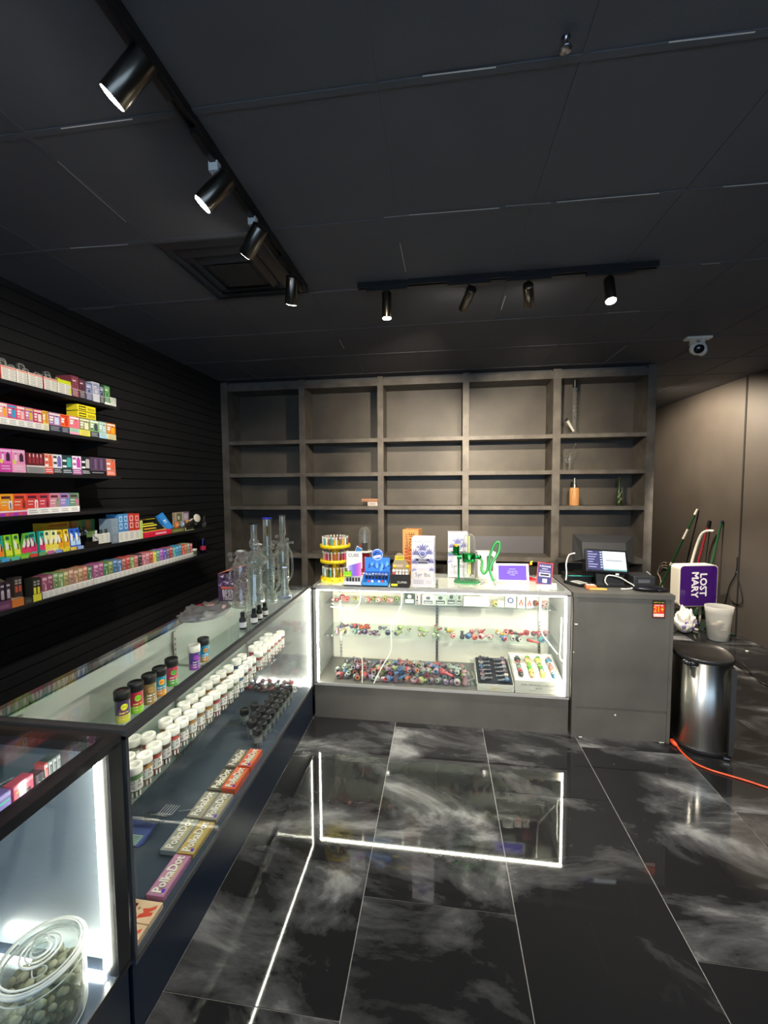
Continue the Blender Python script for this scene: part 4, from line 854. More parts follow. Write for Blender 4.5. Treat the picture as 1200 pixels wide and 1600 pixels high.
# left counter far end
for k, (x, y_, c1, c2, kd, rz) in enumerate([(-.22, -.10, 'b88a90', '8a8a90', 'double', .3), (-.30, -.13, '6a4a58', 'b88a90', 'round', 1.2), (-.36, -.09, 'b88a90', 'c8c0b0', 'spoon', 2.), (-.40, -.17, '8a8a90', '6a4a58', 'double', .9)]):
    pipe(c1, c2, kd, (x, y_, SH), rz, f'{NAMED[c1]} glass pipe, far shelf corner of the left counter, {ORD[k]} from the front', 'pipes at the far end of the left counter')
tray_c = ['b88a90', '6a4a58', '50505a', '8a8a90', 'c84850', 'a8b8a8']
k = 0
for r_ in range(3):
    for c_ in range(6):
        c1 = tray_c[(r_*5+c_*2) % 6]; c2 = tray_c[(r_+c_*3+1) % 6]
        pipe(c1, c2, ('round', 'double', 'spoon')[(r_+c_) % 3], (-.15-.055*c_, -.16+.05*r_, .2628), rnd.random()*6, f'{NAMED[c1]} pipe at the far floor end of left counter, {("near", "middle", "far")[r_]} row, {ORD[c_]} from aisle', 'pipes on the floor of the left counter'); k += 1
for k, (x, y_) in enumerate(((-.100, -.14), (-.085, -.07))):
    q = MB('tube_glass', (.92, .92, .90)); q.ring((0, 0, .035), .022, .009, (1, .3, 0), 18, 8); q.lathe([(0, 0), (.016, 0), (.016, .006), (.008, .012), (.007, .03), (0, .03)], (0, 0, 0), 14); q.tube([(0, .02, .05), (.01, .03, .075)], [.008, .009], 8)
    tag(q.build('clear_bubbler', None, (x, y_, .2625)), f'clear ring-shaped glass bubbler, {"nearer" if k == 0 else "farther"} of two by the lit counter corner', 'glass bubbler')

# ------------------------------------------------------------------ front counter: upper shelf (z .80), middle shelf (z .567), floor (z .262)
def row_pipes(items, z, ynear, where, group):
    for k, (px, py, c1, c2, kd, rz, s) in enumerate(items):
        p = at(px, py, 'z', z)
        if p.y < ynear: p = at(px, py, 'y', ynear); p.z = z
        if p.y > .44: p.y = .44
        yield k, p, c1, c2, kd, rz, s
up = [(524, 936, 'e0a0a0', 'c84850', 'double'), (534, 936, 'c84850', 'e0a0a0', 'round'), (543, 938, 'c84850', 'e06858', 'round'), (555, 935, 'd87848', 'b0d080', 'double'), (575, 939, 'e06858', 'c8c0b0', 'round'), (584, 936, '98b060', 'c8a040', 'spoon'),
      (592, 939, 'e0a0a0', 'c8c0b0', 'round'), (601, 936, 'b0d080', 'c8a040', 'round'), (610, 939, 'e0a0a0', 'e06858', 'round'), (619, 937, '98b060', 'b0d080', 'round'), (773, 941, 'c8a040', '98b060', 'round'), (838, 942, 'b88a90', 'd87848', 'round'), (847, 941, 'e0a0a0', 'b88a90', 'round'), (854, 943, 'b88a90', 'c8c0b0', 'round')]
for k, (px, py, c1, c2, kd) in enumerate(up):
    x = at(px, py, 'y', .26).x
    pipe(c1, c2, kd, (x, .245+(.045 if k % 2 else 0), .8003), rnd.uniform(-.4, .4), f'{NAMED[c1]} glass pipe on the front counter top shelf, {ORD[k]} from the left', 'pipes on the top glass shelf', 1.3 if kd == 'round' else 1.1)
mid = [(528, 982, 'b88a90', '8a8a90', 'hammer', 0), (536, 976, '6a4a58', '3a4a78', 'round', 1), (539, 984, 'c8a040', '8a8a90', 'round', 0), (550, 978, '3a4a78', 'b88a90', 'spoon', 1), (555, 982, '38a0a0', 'a8b8a8', 'round', 0), (556, 975, 'c03030', '6a4a58', 'round', 1),
       (565, 976, 'd87848', 'c03030', 'spoon', 1), (573, 975, 'c03030', 'd87848', 'round', 1), (564, 984, 'e0a0a0', '3a4a78', 'double', 0), (571, 985, '3a4a78', '7a5a80', 'round', 0), (580, 983, '8a8a90', 'b88a90', 'spoon', 0), (586, 985, '50505a', '7a5a80', 'round', 0), (597, 974, '3a4a78', '8a8a90', 'double', 1),
       (606, 986, '3a4a78', '50505a', 'round', 0), (620, 985, '98b060', '8a8a90', 'round', 0), (625, 978, 'b0d080', '98b060', 'round', 1), (640, 979, 'b0d080', 'c8c0b0', 'round', 1), (656, 980, '98b060', 'b0d080', 'spoon', 1), (659, 986, 'b88a90', '98b060', 'double', 0), (681, 986, 'b0d080', 'a8b8a8', 'double', 0), (681, 977, '98b060', 'c84850', 'hammer', 1),
       (701, 980, 'e0c048', '5a8a5a', 'animal', 1), (708, 988, 'e06858', 'e0a0a0', 'round', 0), (722, 985, '50505a', '202428', 'hammer', 0), (731, 988, '3a78b0', '3a4a78', 'round', 0), (737, 978, 'c84850', 'c8c0b0', 'spoon', 1), (741, 989, 'd87848', 'c03030', 'round', 0), (751, 980, 'c03030', 'e0a0a0', 'animal', 1), (752, 987, 'e0a0a0', 'c84850', 'round', 0),
       (765, 990, 'b88a90', 'c8c0b0', 'round', 0), (777, 981, 'c8c0b0', 'c8a040', 'spoon', 1), (787, 991, '3a78b0', 'c84850', 'round', 0), (791, 986, 'c84850', 'e0a0a0', 'round', 1), (799, 982, 'c03030', '202428', 'spoon', 1), (801, 992, 'a8b8a8', 'c8c0b0', 'round', 0), (809, 992, '202428', 'c8c0b0', 'round', 0), (810, 984, 'c03030', 'c84850', 'chillum', 1),
       (822, 983, 'c84850', 'c03030', 'round', 1), (823, 992, 'c03030', 'e06858', 'chillum', 0), (833, 984, '6a4a58', 'c84850', 'spoon', 1), (842, 986, 'c84850', 'b88a90', 'round', 1), (845, 992, '38a0a0', '3a78b0', 'round', 0), (851, 986, 'b88a90', '6a4a58', 'round', 1)]
cc_ = [0, 0]
for k, (px, py, c1, c2, kd, bk_) in enumerate(mid):
    x = at(px, py+4, 'y', .20 if not bk_ else .32).x; yy = .185 if not bk_ else .31
    pipe(c1, c2, kd, (x, yy+.01*math.sin(k*5), .5675), rnd.uniform(-.7, .7), f'{NAMED[c1]} pipe on the front counter middle shelf, {"back" if bk_ else "front"} row, {ORD[cc_[bk_]]} from the left', 'pipes on the middle glass shelf', 1.22 if kd == 'round' else 1.05); cc_[bk_] += 1
# small boxed goods on the upper shelf
bx = [(632, 648, 926, 942, '3c4a44', 'd8dcd4', 'dark green and white boxed pipe'), (649, 657, 927, 942, 'a89a9a', '4a5450', 'small pink and grey box'), (660, 678, 930, 944, 'b8c0b8', '5a6260', 'silver boxed pipe'), (679, 697, 930, 945, '9aa49c', '404a48', 'grey boxed pipe with dark shape'),
      (698, 712, 926, 944, '8a948c', '3a4442', 'grey-green box with dark print'), (713, 722, 928, 945, '98a09a', '485048', 'narrow grey box'), (724, 764, 931, 945, 'bdbcb0', 'c8c8b8', 'long white box'), (778, 787, 938, 947, 'bdbcb0', 'c8ccc0', 'little white box'),
      (789, 806, 927, 947, 'c4c2b8', '4a5a80', 'white box with blue ring'), (808, 820, 930, 948, 'c4c0b8', 'd8503a', 'white box with red shapes'), (822, 832, 930, 947, 'bcb8b0', 'a03a38', 'white box with dark red shapes')]
for k, (a_, b_, t0, t1, c1, c2, lb) in enumerate(bx):
    A = at(a_, t1, 'y', .25); B = at(b_, t0, 'y', .25); w_ = B.x-A.x; h = min(.12, (t1-t0)*.0052)
    q = MB('card', c1); q.box(-w_/2, 0, 0, w_/2, .05, h); 
    if k == 8: q.ring((0, -.001, h/2), .018, .005, (0, 1, 0), 16, 6, 'gloss', c2)
    elif k in (9, 10):
        for j in range(3): q.ell((w_*(-.2+.2*j), -.0005, h*(.3+.2*(j % 2))), (w_*.12, .002, h*.16), 'card', c2, 8, 6)
    elif k in (6, 7): q.box(-w_*.45, -.0005, h*.1, w_*.45, 0, h*.2, 'card', c2)
    else:
        q.box(-w_*.4, -.0005, h*.1, w_*.4, 0, h*.45, 'card', c2); q.ell((0, -.0005, h*.7), (w_*.2, .002, h*.18), 'card', c2, 10, 6); q.box(-w_*.3, -.0008, h*.2, w_*.3, 0, h*.26, 'card', 'e8ece4')
    tag(q.build('boxed_item', None, ((A.x+B.x)/2, .24, .8003)), lb+' standing on the top shelf of the front counter', 'box')
# heap of pipes on the floor
heap_c = ['c84850', 'b88a90', '50505a', 'a8b8a8', 'b88a90', '6a4a58', '98b060', '8a8a90', '50505a', 'c84850', 'a8b8a8', '3a78b0', 'd87848', '7a5a80', '6a4a58', '8a8a90']
gname = ['front', 'second', 'third', 'fourth']
for row, (n_, xa, xb, yy, zz) in enumerate([(16, .17, 1.09, .085, .2628), (15, .13, 1.09, .170, .2628), (15, .17, 1.09, .245, .2628), (13, .26, 1.08, .318, .2628)]):
    for k in range(n_):
        x = xa+(xb-xa)*k/(n_-1)+rnd.uniform(-.006, .006); i = (k*7+row*3+(k*k) % 5) % 16; c1 = heap_c[i]; c2 = heap_c[(i*5+row+2) % 16]
        kd = ('round', 'round', 'round', 'spoon', 'round', 'hammer', 'round', 'double')[(k*3+row*2) % 8]
        if c1 in ('c84850',) and x > .6: c1 = 'b88a90'
        pipe(c1, c2, kd, (x, yy+rnd.uniform(-.012, .012), zz), rnd.uniform(-.9, .9) if kd != 'spoon' else rnd.uniform(.2, 1.6), f'{NAMED[c1]} pipe in the front counter heap, {gname[row]} row, {ORD[k]} from the left', 'heap of pipes on the front counter floor', 1.45)
for k in range(34):   # upper layer of the heap, resting on the ones below
    x = .20+(1.04-.20)*(k % 17)/16+rnd.uniform(-.01, .01); r2_ = k//17; i = (k*5+3) % 16; c1 = heap_c[i]; c2 = heap_c[(i+7) % 16]
    if .36 < x < .46: continue
    pipe(c1, c2, ('round', 'round', 'spoon')[k % 3], (x, (.15 if r2_ == 0 else .245)+rnd.uniform(-.01, .01), .2628+.048), rnd.uniform(-1, 1), f'{NAMED[c1]} pipe on top of the front counter heap, {("front", "back")[r2_]} part, {ORD[k % 17]} from the left', 'heap of pipes on the front counter floor', 1.25)
for k in range(3):
    q = MB('tube_glass', (.78, .84, .76)); q.tube([(0, 0, .010), (-.01, .10, .010), (-.02, .20, .012)], [.008, .007, .010], 10); q.ring((0, 0, .009), .008, .003, (.3, -1, -.3), 12, 6, 'gloss', 'a8b8a8')
    tag(q.build('glass_straw', None, (1.115+.03*k, .09, .2628)), f'thin clear glass straw leaning behind the heap, {ORD[k]} from the left', 'glass straw')
# two display cartons with pipes
def tray_box(xc, w_, yb, d_, h_front, tilt, name, lb, txts, side='cbc8bc'):
    t = thing(name, lb, 'display box', (xc, yb, .2625))
    q = MB('card', side); q.box(-w_/2, 0, 0, w_/2, d_, .012); q.box(-w_/2, 0, .012, w_/2, .004, h_front)
    for s_ in (-1, 1): q.prism([(s_*w_/2-.002, .004, .012), (s_*w_/2-.002, d_, .012), (s_*w_/2-.002, d_, h_front+.075), (s_*w_/2-.002, .004, h_front)], (.004, 0, 0))
    q.box(-w_/2, d_-.004, .012, w_/2, d_, h_front+.075); q.build('carton', t)
    q = MB('card', 'f6f2e6')
    for k, (tx, sz, dz, tc) in enumerate(txts): q.text(tx, sz, (0, -.0009, h_front*dz), (1, 0, 0), (0, 0, 1), 'card', tc, maxw=w_*.8)
    for s_ in range(3): q.tube(smooth_pts([(-w_*.48, -.0004, h_front*(.2+.2*s_)), (-w_*.2, -.0004, h_front*(.1+.1*s_)), (w_*.1, -.0004, h_front*(.55-.2*s_)), (w_*.46, -.0004, h_front*(.1+.25*s_))], 5), .0007, 4, 'card', '8a8474')
    q.build('printing', t); return t
xa = at(746, 1080, 'y', .03).x; xb = at(803, 1080, 'y', .03).x
t = tray_box((xa+xb)/2, xb-xa, .03, .30, .048, 0, 'pipe_display_box', 'black and white display box of dark pipes laid crosswise in the front counter', [('Afghan', .024, .5, 'c8a838')])
q = MB('card', '16161a'); w_ = xb-xa; q.prism([(-w_/2+.01, .006, .046), (w_/2-.01, .006, .046), (w_/2-.01, .294, .115), (-w_/2+.01, .294, .115)], (0, 0, -.004)); q.build('black_insert', t)
for r_ in range(6):
    for s_ in (-1, 1):
        f_ = (r_+.5)/6; cc = ['8a98a8', 'b88a90', '7a5a80', '3a78b0', 'c8c0b0', '6a4a58'][(r_+(s_ > 0)*3) % 6]
        o = pipe(cc, '50505a', 'spoon', ((xa+xb)/2+s_*w_*.33, .03+.012+.27*f_, .2625+.052+.062*f_), (0.0 if s_ < 0 else PI)-.15*s_, f'{"grey-blue" if cc == "8a98a8" else NAMED[cc]} pipe in the dark display box, {("left", "right")[s_ > 0]} column, {ORD[r_]} from front', 'pipes in the black and white display box', .95) if cc != '8a98a8' else \
            pipe('8a8a90', '50505a', 'spoon', ((xa+xb)/2+s_*w_*.33, .03+.012+.27*f_, .2625+.052+.062*f_), (0.0 if s_ < 0 else PI)-.15*s_, f'grey pipe in the dark display box, {("left", "right")[s_ > 0]} column, {ORD[r_]} from front', 'pipes in the black and white display box', .95)
xa = at(805, 1084, 'y', .03).x; xb = at(879, 1086, 'y', .03).x; w_ = xb-xa
t = tray_box((xa+xb)/2, w_, .03, .30, .088, 0, 'pipe_display_box', 'white swirl-patterned display box with four colourful pipes in the front counter', [('DNA SMOKING CHILLUMS', .020, .66, '3a3630'), ('REFILLS', .014, .42, '3a3630')])
q = MB('card', 'e4dfd8'); q.prism([(-w_/2+.006, .006, .086), (w_/2-.006, .006, .086), (w_/2-.006, .294, .156), (-w_/2+.006, .294, .156)], (0, 0, -.004)); q.build('white_insert', t)
for k, (c1, c2, c3, nm_) in enumerate([('3a3a34', '8a9a8a', 'c84850', 'dark grey'), ('c8a070', '58a038', 'e0d060', 'green and tan'), ('c8c060', '4a8a4a', 'e8d8a0', 'yellow-green'), ('3a6a80', 'c87060', 'e8d8c0', 'blue and red')]):
    q = MB('gloss', c1); q.M = Matrix.Rotation(.235, 4, 'X'); 
    q.ell((0, .205, .022), (.024, .030, .016), n=14, m=8); q.ring((0, .215, .034), .012, .004, (0, -.2, 1), 14, 6, col=c2); q.ell((0, .14, .018), (.017, .035, .014), col=c2, n=12, m=8); q.ell((0, .08, .017), (.015, .03, .013), col=c3, n=12, m=8); q.ell((0, .045, .016), (.019, .020, .014), col=c1, n=12, m=8)
    for j in range(4): q.ring((0, .17-.035*j, .018), .016, .003, (0, 1, 0), 12, 5, col=(c3, c1, c2, c1)[j])
    tag(q.build('decorated_pipe', None, ((xa+xb)/2+w_*(-.355+.237*k), .03, .2625+.087)), f'{nm_} decorated pipe in the white swirl display box, {ORD[k]} from the left', 'glass pipe', 'decorated pipes in the white box')
# loose white wires hanging in front of the shelves
wires = [[(612, 968), (611, 990), (611, 1018), (598, 1040), (583, 1070)], [(564, 1027), (566, 1034), (566, 1070)], [(563, 918), (563, 938), (558, 948), (545, 951), (517, 948)], [(628, 918), (627, 945), (617, 968), (614, 985)],
         [(845, 930), (846, 985), (858, 1005), (871, 1022)], [(877, 965), (876, 1000), (875, 1028), (885, 1036)], [(654, 925), (655, 943)]]
for w_ in wires:
    q = MB('satin', 'f2f0e6'); q.tube(smooth_pts([at(x, y_, 'y', .045) for x, y_ in w_], 5), .0042, 8); q.build('led_wire', fcase)
# ------------------------------------------------------------------ goods standing on the front counter
Z0 = H+.0045
X_, Y_, Z_ = (1, 0, 0), (0, 1, 0), (0, 0, 1)
# three-tier yellow lighter carousel
t = thing('lighter_carousel', 'yellow three-tier round lighter stand at the left corner of the front counter', 'display stand', (.128, .165, Z0))
q = MB('satin', 'f0cc18'); q.lathe([(0, 0), (.108, 0), (.110, .006), (.110, .034), (.104, .036), (.03, .037), (0, .037)], n=28); q.build('base', t)
q = MB('satin', 'e8c010'); q.cyl((0, 0, .037), (0, 0, .30), .030, n=16); q.build('column', t)
for k, zt in enumerate((.140, .250)):
    q = MB('satin', 'f4d420'); q.lathe([(.03, zt), (.112, zt), (.115, zt+.004), (.115, zt+.024), (.111, zt+.026), (.108, zt+.012), (.03, zt+.012)], n=28); q.build('tier', t)
q = MB('satin', 'e8c010')
for k in range(12): a = 2*PI*k/12; q.ell((.1115*math.cos(a), .1115*math.sin(a), .018), (.010, .010, .006), 'card', 'b88a10', 6, 4)
q.build('embossing', t)['kind'] = 'stuff'
lc_ = ['d8506a', 'e8b040', '58a8a0', 'c88aa0', '8a8a50', 'e8e0c8', 'b04a5a', 'd8a890', '6a7a58', 'e0d0d8']
def lighter(c, lbl=None):
    o = bpy.data.objects.new('lighter', None); COL.objects.link(o)
    q = MB('gloss', c); q.lathe([(.0090, 0), (.0095, .003), (.0095, .058), (.0085, .060), (0, .060)], n=10, sx=1, sy=.7); q.build('body', o)
    q = MB('satin', 'e8e4d8'); q.box(-.0085, -.0055, .060, .0085, .0055, .072); q.cyl((-.003, -.0045, .072), (-.003, .0045, .072), .0045, n=8, col='70706a'); q.build('metal_hood', o); return o
lp = {c: lighter(c) for c in lc_}; lu = set()
for tier, (zt, n_) in enumerate(((.0372, 22), (.1522, 22), (.2622, 22))):
    for k in range(n_):
        a = 2*PI*k/n_ + tier*.1; c = lc_[(k*3+tier*5+k//4) % 10]; loc = (.128+.090*math.cos(a), .165+.090*math.sin(a), Z0+zt)
        nm = {'d8506a': 'pink', 'e8b040': 'amber', '58a8a0': 'teal', 'c88aa0': 'mauve', '8a8a50': 'olive', 'e8e0c8': 'cream', 'b04a5a': 'dark red', 'd8a890': 'peach', '6a7a58': 'grey-green', 'e0d0d8': 'pale pink'}[c]
        lb = f'{nm} lighter, {("lowest", "middle", "top")[tier]} tier of the yellow stand, {ORD[k]} round from its right side'
        if c not in lu: lu.add(c); place(lp[c], *loc, lb, 'lighter', f'{nm} lighters on the {("lowest", "middle", "top")[tier]} tier', a)
        else: dup(lp[c], loc, a, lb, f'{nm} lighters on the {("lowest", "middle", "top")[tier]} tier')['category'] = 'lighter'
q = MB('card', 'e8f0f4'); q.prism([(-.03, 0, 0), (.03, 0, 0), (.028, .0, .075), (-.02, 0, .085)], (0, .002, 0)); q.prism([(-.022, -.001, .035), (.026, -.001, .02), (.026, -.001, .072), (-.018, -.001, .08)], (0, .001, 0), 'card', '3a88d0'); q.prism([(-.02, -.001, .002), (.026, -.001, .002), (.026, -.001, .018), (-.01, -.001, .030)], (0, .001, 0), 'card', 'd8e048')
q.M = Matrix(); o = tag(q.build('price_card', None, (.275, .145, Z0+.17)), 'blue, yellow and white card sticking out right of the yellow lighter stand', 'card')
o.location.x = .285; o.location.y = .20; o.rotation_euler = (0, .25, -.2)
MB('satin', 'd8d8d0').cyl((0, 0, 0), (0, 0, .175), .003, n=8).build('card_stick', o, (.0, .004, -.170))
# white and violet display box with open tray
def slant_box(xc, w_, yb, d_, h0, h1, name, label, cat, side, face, header):
    t = thing(name, label, cat, (xc, yb, Z0)); q = MB('card', side)
    q.box(-w_/2, 0, 0, w_/2, d_, .006); q.box(-w_/2, 0, 0, w_/2, .003, h0)
    for s_ in (-1, 1): q.prism([(s_*w_/2-.001, 0, 0), (s_*w_/2-.001, d_, 0), (s_*w_/2-.001, d_, h1), (s_*w_/2-.001, 0, h0)], (.002, 0, 0))
    q.box(-w_/2, d_-.003, 0, w_/2, d_, h1, None, face); q.build('carton', t); header(t, w_, d_); return t
def hd(t, w_, d_):
    q = MB('card', 'f2f0f0'); q.box(-w_/2+.004, d_-.008, .11, w_/2-.004, d_-.003, .235); q.text('CUBE', .034, (-.004, d_-.0086, .205), X_, Z_, 'card', '4a4a58', maxw=w_*.62)
    for k in range(8):
        u0 = -w_/2+.01+(w_-.02)*k/8; u1 = u0+(w_-.02)/8; q.quad([(u0, d_-.0085, .055), (u1, d_-.0085, .055), (u1, d_-.0085, .13+.03*k/8), (u0, d_-.0085, .125+.03*k/8)], 'card', ['d8d0f0', 'b8a8f0', '9c8cf0', '8470e8', '9c68e0', 'b860d8', 'd070d0', 'e090d0'][k])
    q.build('header_card', t)
slant_box(.292, .125, -.004, .085, .03, .06, 'violet_display_box', 'white display box with violet printed backboard, right of the yellow lighter stand', 'display box', 'e4e2ea', 'e4e2ea', hd)
for k in range(5):
    q = MB('gloss', '26282c'); q.lathe([(0, 0), (.008, 0), (.008, .045), (0, .047)], n=10)
    tag(q.build('black_vape', None, (.250+.021*k, .03, Z0+.0065)), f'short black cylinder in the violet display box, {ORD[k]} from the left', 'vape', 'black cylinders in the violet display box')
q = MB('satin', '8ce020'); q.bev(-.027, -.012, 0, .027, .012, .034, .003); q.box(-.02, -.0125, .006, .02, -.012, .014, 'card', 'e8e840')
for k in range(3): q.cyl((-.016+.016*k, 0, .034), (-.016+.016*k, 0, .044), .005, n=8, col='f07830' if k == 1 else '388830')
tag(q.build('lime_packet', None, (.232, -.010, Z0+.0305)), 'bright lime green packet perched on the violet display box front', 'packet')
bpy.data.objects['lime_packet'].location = (.248, .052, Z0+.0540)
# blue display box with a round topper
def hd2(t, w_, d_):
    q = MB('card', '3a88e8'); q.box(-w_/2, d_-.008, .08, w_/2, d_-.003, .185)
    for k in range(9):
        a = k*.7; x = -w_*.4+w_*.1*k; q.prism([(x, d_-.0084, .10+.02*math.sin(k)), (x+.03, d_-.0084, .115+.02*math.sin(k*2)), (x+.015, d_-.0084, .15+.015*math.sin(k*3))], (0, -.0004, 0), 'card', '78b8f4' if k % 2 else '2060c0')
    q.build('header_card', t)
    q = MB('card', '2f6cd8'); q.lathe([(0, 0), (.044, 0), (.044, .004), (0, .004)], (0, d_-.003, .205), 28, axis=(0, -1, 0)); q.ring((0, d_-.0078, .205), .038, .0022, Y_, 24, 5, 'card', 'e8f0fa'); q.ring((0, d_-.0078, .207), .018, .003, Y_, 18, 5, 'card', '183a88')
    q.prism([(-.026, d_-.010, .180), (.028, d_-.010, .188), (.026, d_-.010, .206), (-.026, d_-.010, .196)], (0, -.001, 0), 'card', 'f8f8f4'); q.build('round_topper', t)
slant_box(.455, .185, -.004, .13, .028, .085, 'blue_display_box', 'bright blue display box with a round topper, holding small coils', 'display box', '3f94e0', '2870d0', hd2)
for k in range(7):
    for j in range(2):
        q = MB('gloss', ['28607a', 'c84038', 'd8e0e8', '2868c0', 'a8d0e8', 'c03c34', '60a8d8'][(k+j*3) % 7] if j == 0 else '1e2024')
        q.lathe([(0, 0), (.009, 0), (.010, .02), (.007, .030), (0, .031)], n=10)
        if j: q.ring((0, 0, .034), .008, .003, (0, -.6, 1), 12, 6, 'metal', 'c0c0c4')
        tag(q.build('small_device', None, (.455-.072+.024*k, .028+.045*j, Z0+.0065+.03*j)), f'{"coloured capsule in the front" if j == 0 else "dark ringed capsule in the back"} row of the blue display box, {ORD[k]} from the left', 'capsule', 'capsules in the blue display box')
# black and yellow display with figures
def hd3(t, w_, d_):
    q = MB('card', 'a89a78'); pts = [(-w_*.46, d_-.006, .10), (w_*.42, d_-.006, .10), (w_*.42, d_-.006, .14)]+[(-.012+w_*.26*math.cos(a), d_-.006, .180+.045*math.sin(a)) for a in [k*PI/8 for k in range(9)]]+[(-w_*.46, d_-.006, .14)]
    q.prism(pts, (0, -.002, 0)); q.box(-.012-w_*.24, d_-.0088, .172, -.012+w_*.24, d_-.008, .202, 'card', 'f0d828'); q.text('CLIPPER', .022, (-.012, d_-.0092, .187), X_, Z_, 'card', '3a3410', maxw=w_*.42)
    for s_ in (-1, 1): q.lathe([(0, 0), (.013, 0), (.013, .001), (0, .001)], (s_*w_*.34, d_-.008, .125), 14, 'card', 'f0d828', axis=(0, -1, 0))
    q.box(-w_*.4, d_-.0086, .12, w_*.1, d_-.008, .14, 'card', 'd8b8a8'); q.build('header_card', t)
    q = MB('card', '17150f'); q.box(-w_/2, -.0006, 0, w_/2, 0, .088); q.box(-w_*.45, -.001, .006, -w_*.12, -.0004, .022, 'card', 'e8e030'); q.text('CLIPPER', .020, (w_*.12, -.0012, .032), X_, Z_, 'card', 'e8e4dc', maxw=w_*.5); q.build('front_print', t)
slant_box(.632, .135, -.004, .11, .088, .10, 'lighter_display_box', 'small black display box with yellow domed header, beside the blue one', 'display box', '1c1a14', 'c8b898', hd3)
for k in range(5):
    q = MB('gloss', ['c84850', 'd8d4cc', 'e8e4dc', 'b8b4ac', 'e0dcd4'][k]); q.lathe([(0, 0), (.0085, 0), (.0085, .09), (0, .092)], n=10); q.ell((0, 0, .100), (.011, .011, .012), col='d8d6d0', n=10, m=7)
    tag(q.build('lighter', None, (.585+.023*k, .03, Z0+.0065)), f'round-topped lighter in the black display box, {ORD[k]} from the left', 'lighter', 'lighters in the black display box')
# tall cartons
def tall(xc, yc, w_, d_, h, rz, name, label, col, fn):
    t = thing(name, label, 'box', (xc, yc, Z0), rz); q = MB('card', col); q.bev(-w_/2, -d_/2, 0, w_/2, d_/2, h, .0012, seg=1); q.build('carton', t)
    q = MB('card', col); fn(q, w_, d_, h); q.build('printing', t); return t
def kraft(q, w_, d_, h):
    F = -d_/2-.0006; q.box(w_/2, -d_/2, 0, w_/2+.0004, d_/2, h, 'card', 'c08850'); 
    q.text('CONE', .062, (w_*.10, F, h*.76), Z_, (-1, 0, 0), 'card', '5a2c1c', maxw=h*.36); q.text('GRAVITY', .030, (-w_*.22, F, h*.76), Z_, (-1, 0, 0), 'card', '5a2c1c', maxw=h*.36)
    q.text('RAW', .100, (-.01, F-.0002, h*.45), Z_, (-1, 0, 0), 'card', 'b82818', maxw=h*.32)
tall(.700, .33, .125, .115, .375, -.22, 'brown_carton', 'tall brown cardboard box printed with red letters, behind the white box', 'd89858', kraft)
def leaf(q, cx, cz, F, s, col):
    for k in range(7):
        a = (k-3)*.5; L_ = s*(1-.10*abs(k-3)); dx, dz = math.sin(a), math.cos(a)
        q.prism([(cx, F, cz), (cx+dx*L_*.5-dz*L_*.11, F, cz+dz*L_*.5+dx*L_*.11), (cx+dx*L_, F, cz+dz*L_), (cx+dx*L_*.5+dz*L_*.11, F, cz+dz*L_*.5-dx*L_*.11)], (0, -.0003, 0), 'card', col)
def white(q, w_, d_, h):
    F = -d_/2-.0006
    for cx, cz, s in ((-.30, .66, .045), (.30, .68, .045), (-.36, .48, .04), (.38, .50, .04), (-.2, .80, .02), (.2, .82, .02), (.0, .76, .05), (-.38, .32, .03), (.4, .34, .03)): leaf(q, w_*cx, h*cz, F, s, '5a5f9a' if s > .03 else '7a80b0')
    q.lathe([(0, 0), (.028, 0), (.028, .0008), (0, .0008)], (0, F, h*.68), 18, 'card', '6a70a8', axis=(0, -1, 0)); q.ring((0, F-.001, h*.68), .020, .002, Y_, 16, 5, 'card', 'e8e6f0')
    q.box(-w_*.32, F-.0012, h*.53, w_*.32, F, h*.58, 'card', '2c2c48'); q.box(-w_*.22, F-.0012, h*.485, w_*.22, F, h*.515, 'card', '2c2c48'); q.text('GRAVITY', .014, (0, F-.0016, h*.555), X_, Z_, 'card', 'f0eef4', maxw=w_*.5)
    q.box(-w_*.2, F-.001, h*.385, w_*.2, F, h*.455, 'card', 'ffffff'); q.text('5 in 1', .014, (0, F-.0014, h*.42), X_, Z_, 'card', '8a8aa8', maxw=w_*.3)
    q.box(-w_*.42, F-.001, h*.19, w_*.42, F, h*.33, 'card', 'd4d0cc'); q.text('Syr lbs', .040, (0, F-.0014, h*.25), X_, Z_, 'card', '4a4c70', maxw=w_*.72)
    for k in range(3): q.box(-w_*.42, F-.001, h*(.07+.03*k), w_*.05, F, h*(.083+.03*k), 'card', 'a8a6a8')
    q.box(w_*.15, F-.001, h*.065, w_*.4, F, h*.145, 'card', 'c4c2c4')
    for k in range(9): q.box(-w_*.45+w_*.1*k, F-.0008, h*.92, -w_*.40+w_*.1*k, F, h*.935, 'card', '88b0a8')
    S = w_/2+.0006
    for cz, s in ((.75, .035), (.55, .04), (.35, .035)):
        q.prism([(S, -.03, h*cz-s), (S, .03, h*cz-s*.4), (S, .02, h*cz+s), (S, -.02, h*cz+s*.5)], (.0003, 0, 0), 'card', '6a70a8')
tall(.795, .085, .155, .150, .345, -.06, 'white_carton', 'large white box with blue leaf pattern in front, centre of the front counter', 'cfcbd0', white)
tall(1.045, .40, .150, .10, .350, .02, 'white_carton', 'second white leaf-patterned box standing behind the green glass device', 'c4c0c6', white)
def cream(q, w_, d_, h):
    F = -d_/2-.0006; q.box(w_*.0, F-.0004, h*.30, w_*.36, F, h*.86, 'card', '4c4440'); q.box(w_*.06, F-.0007, h*.36, w_*.3, F, h*.8, 'card', '6a7a68')
    for k in range(4): q.box(-w_*.42, F-.0004, h*(.3+.12*k), -w_*.1, F, h*(.35+.12*k), 'card', 'c8a898')
tall(1.255, .36, .135, .10, .205, .1, 'cream_box', 'small cream box with dark window behind the green hose', 'e4dcd0', cream)
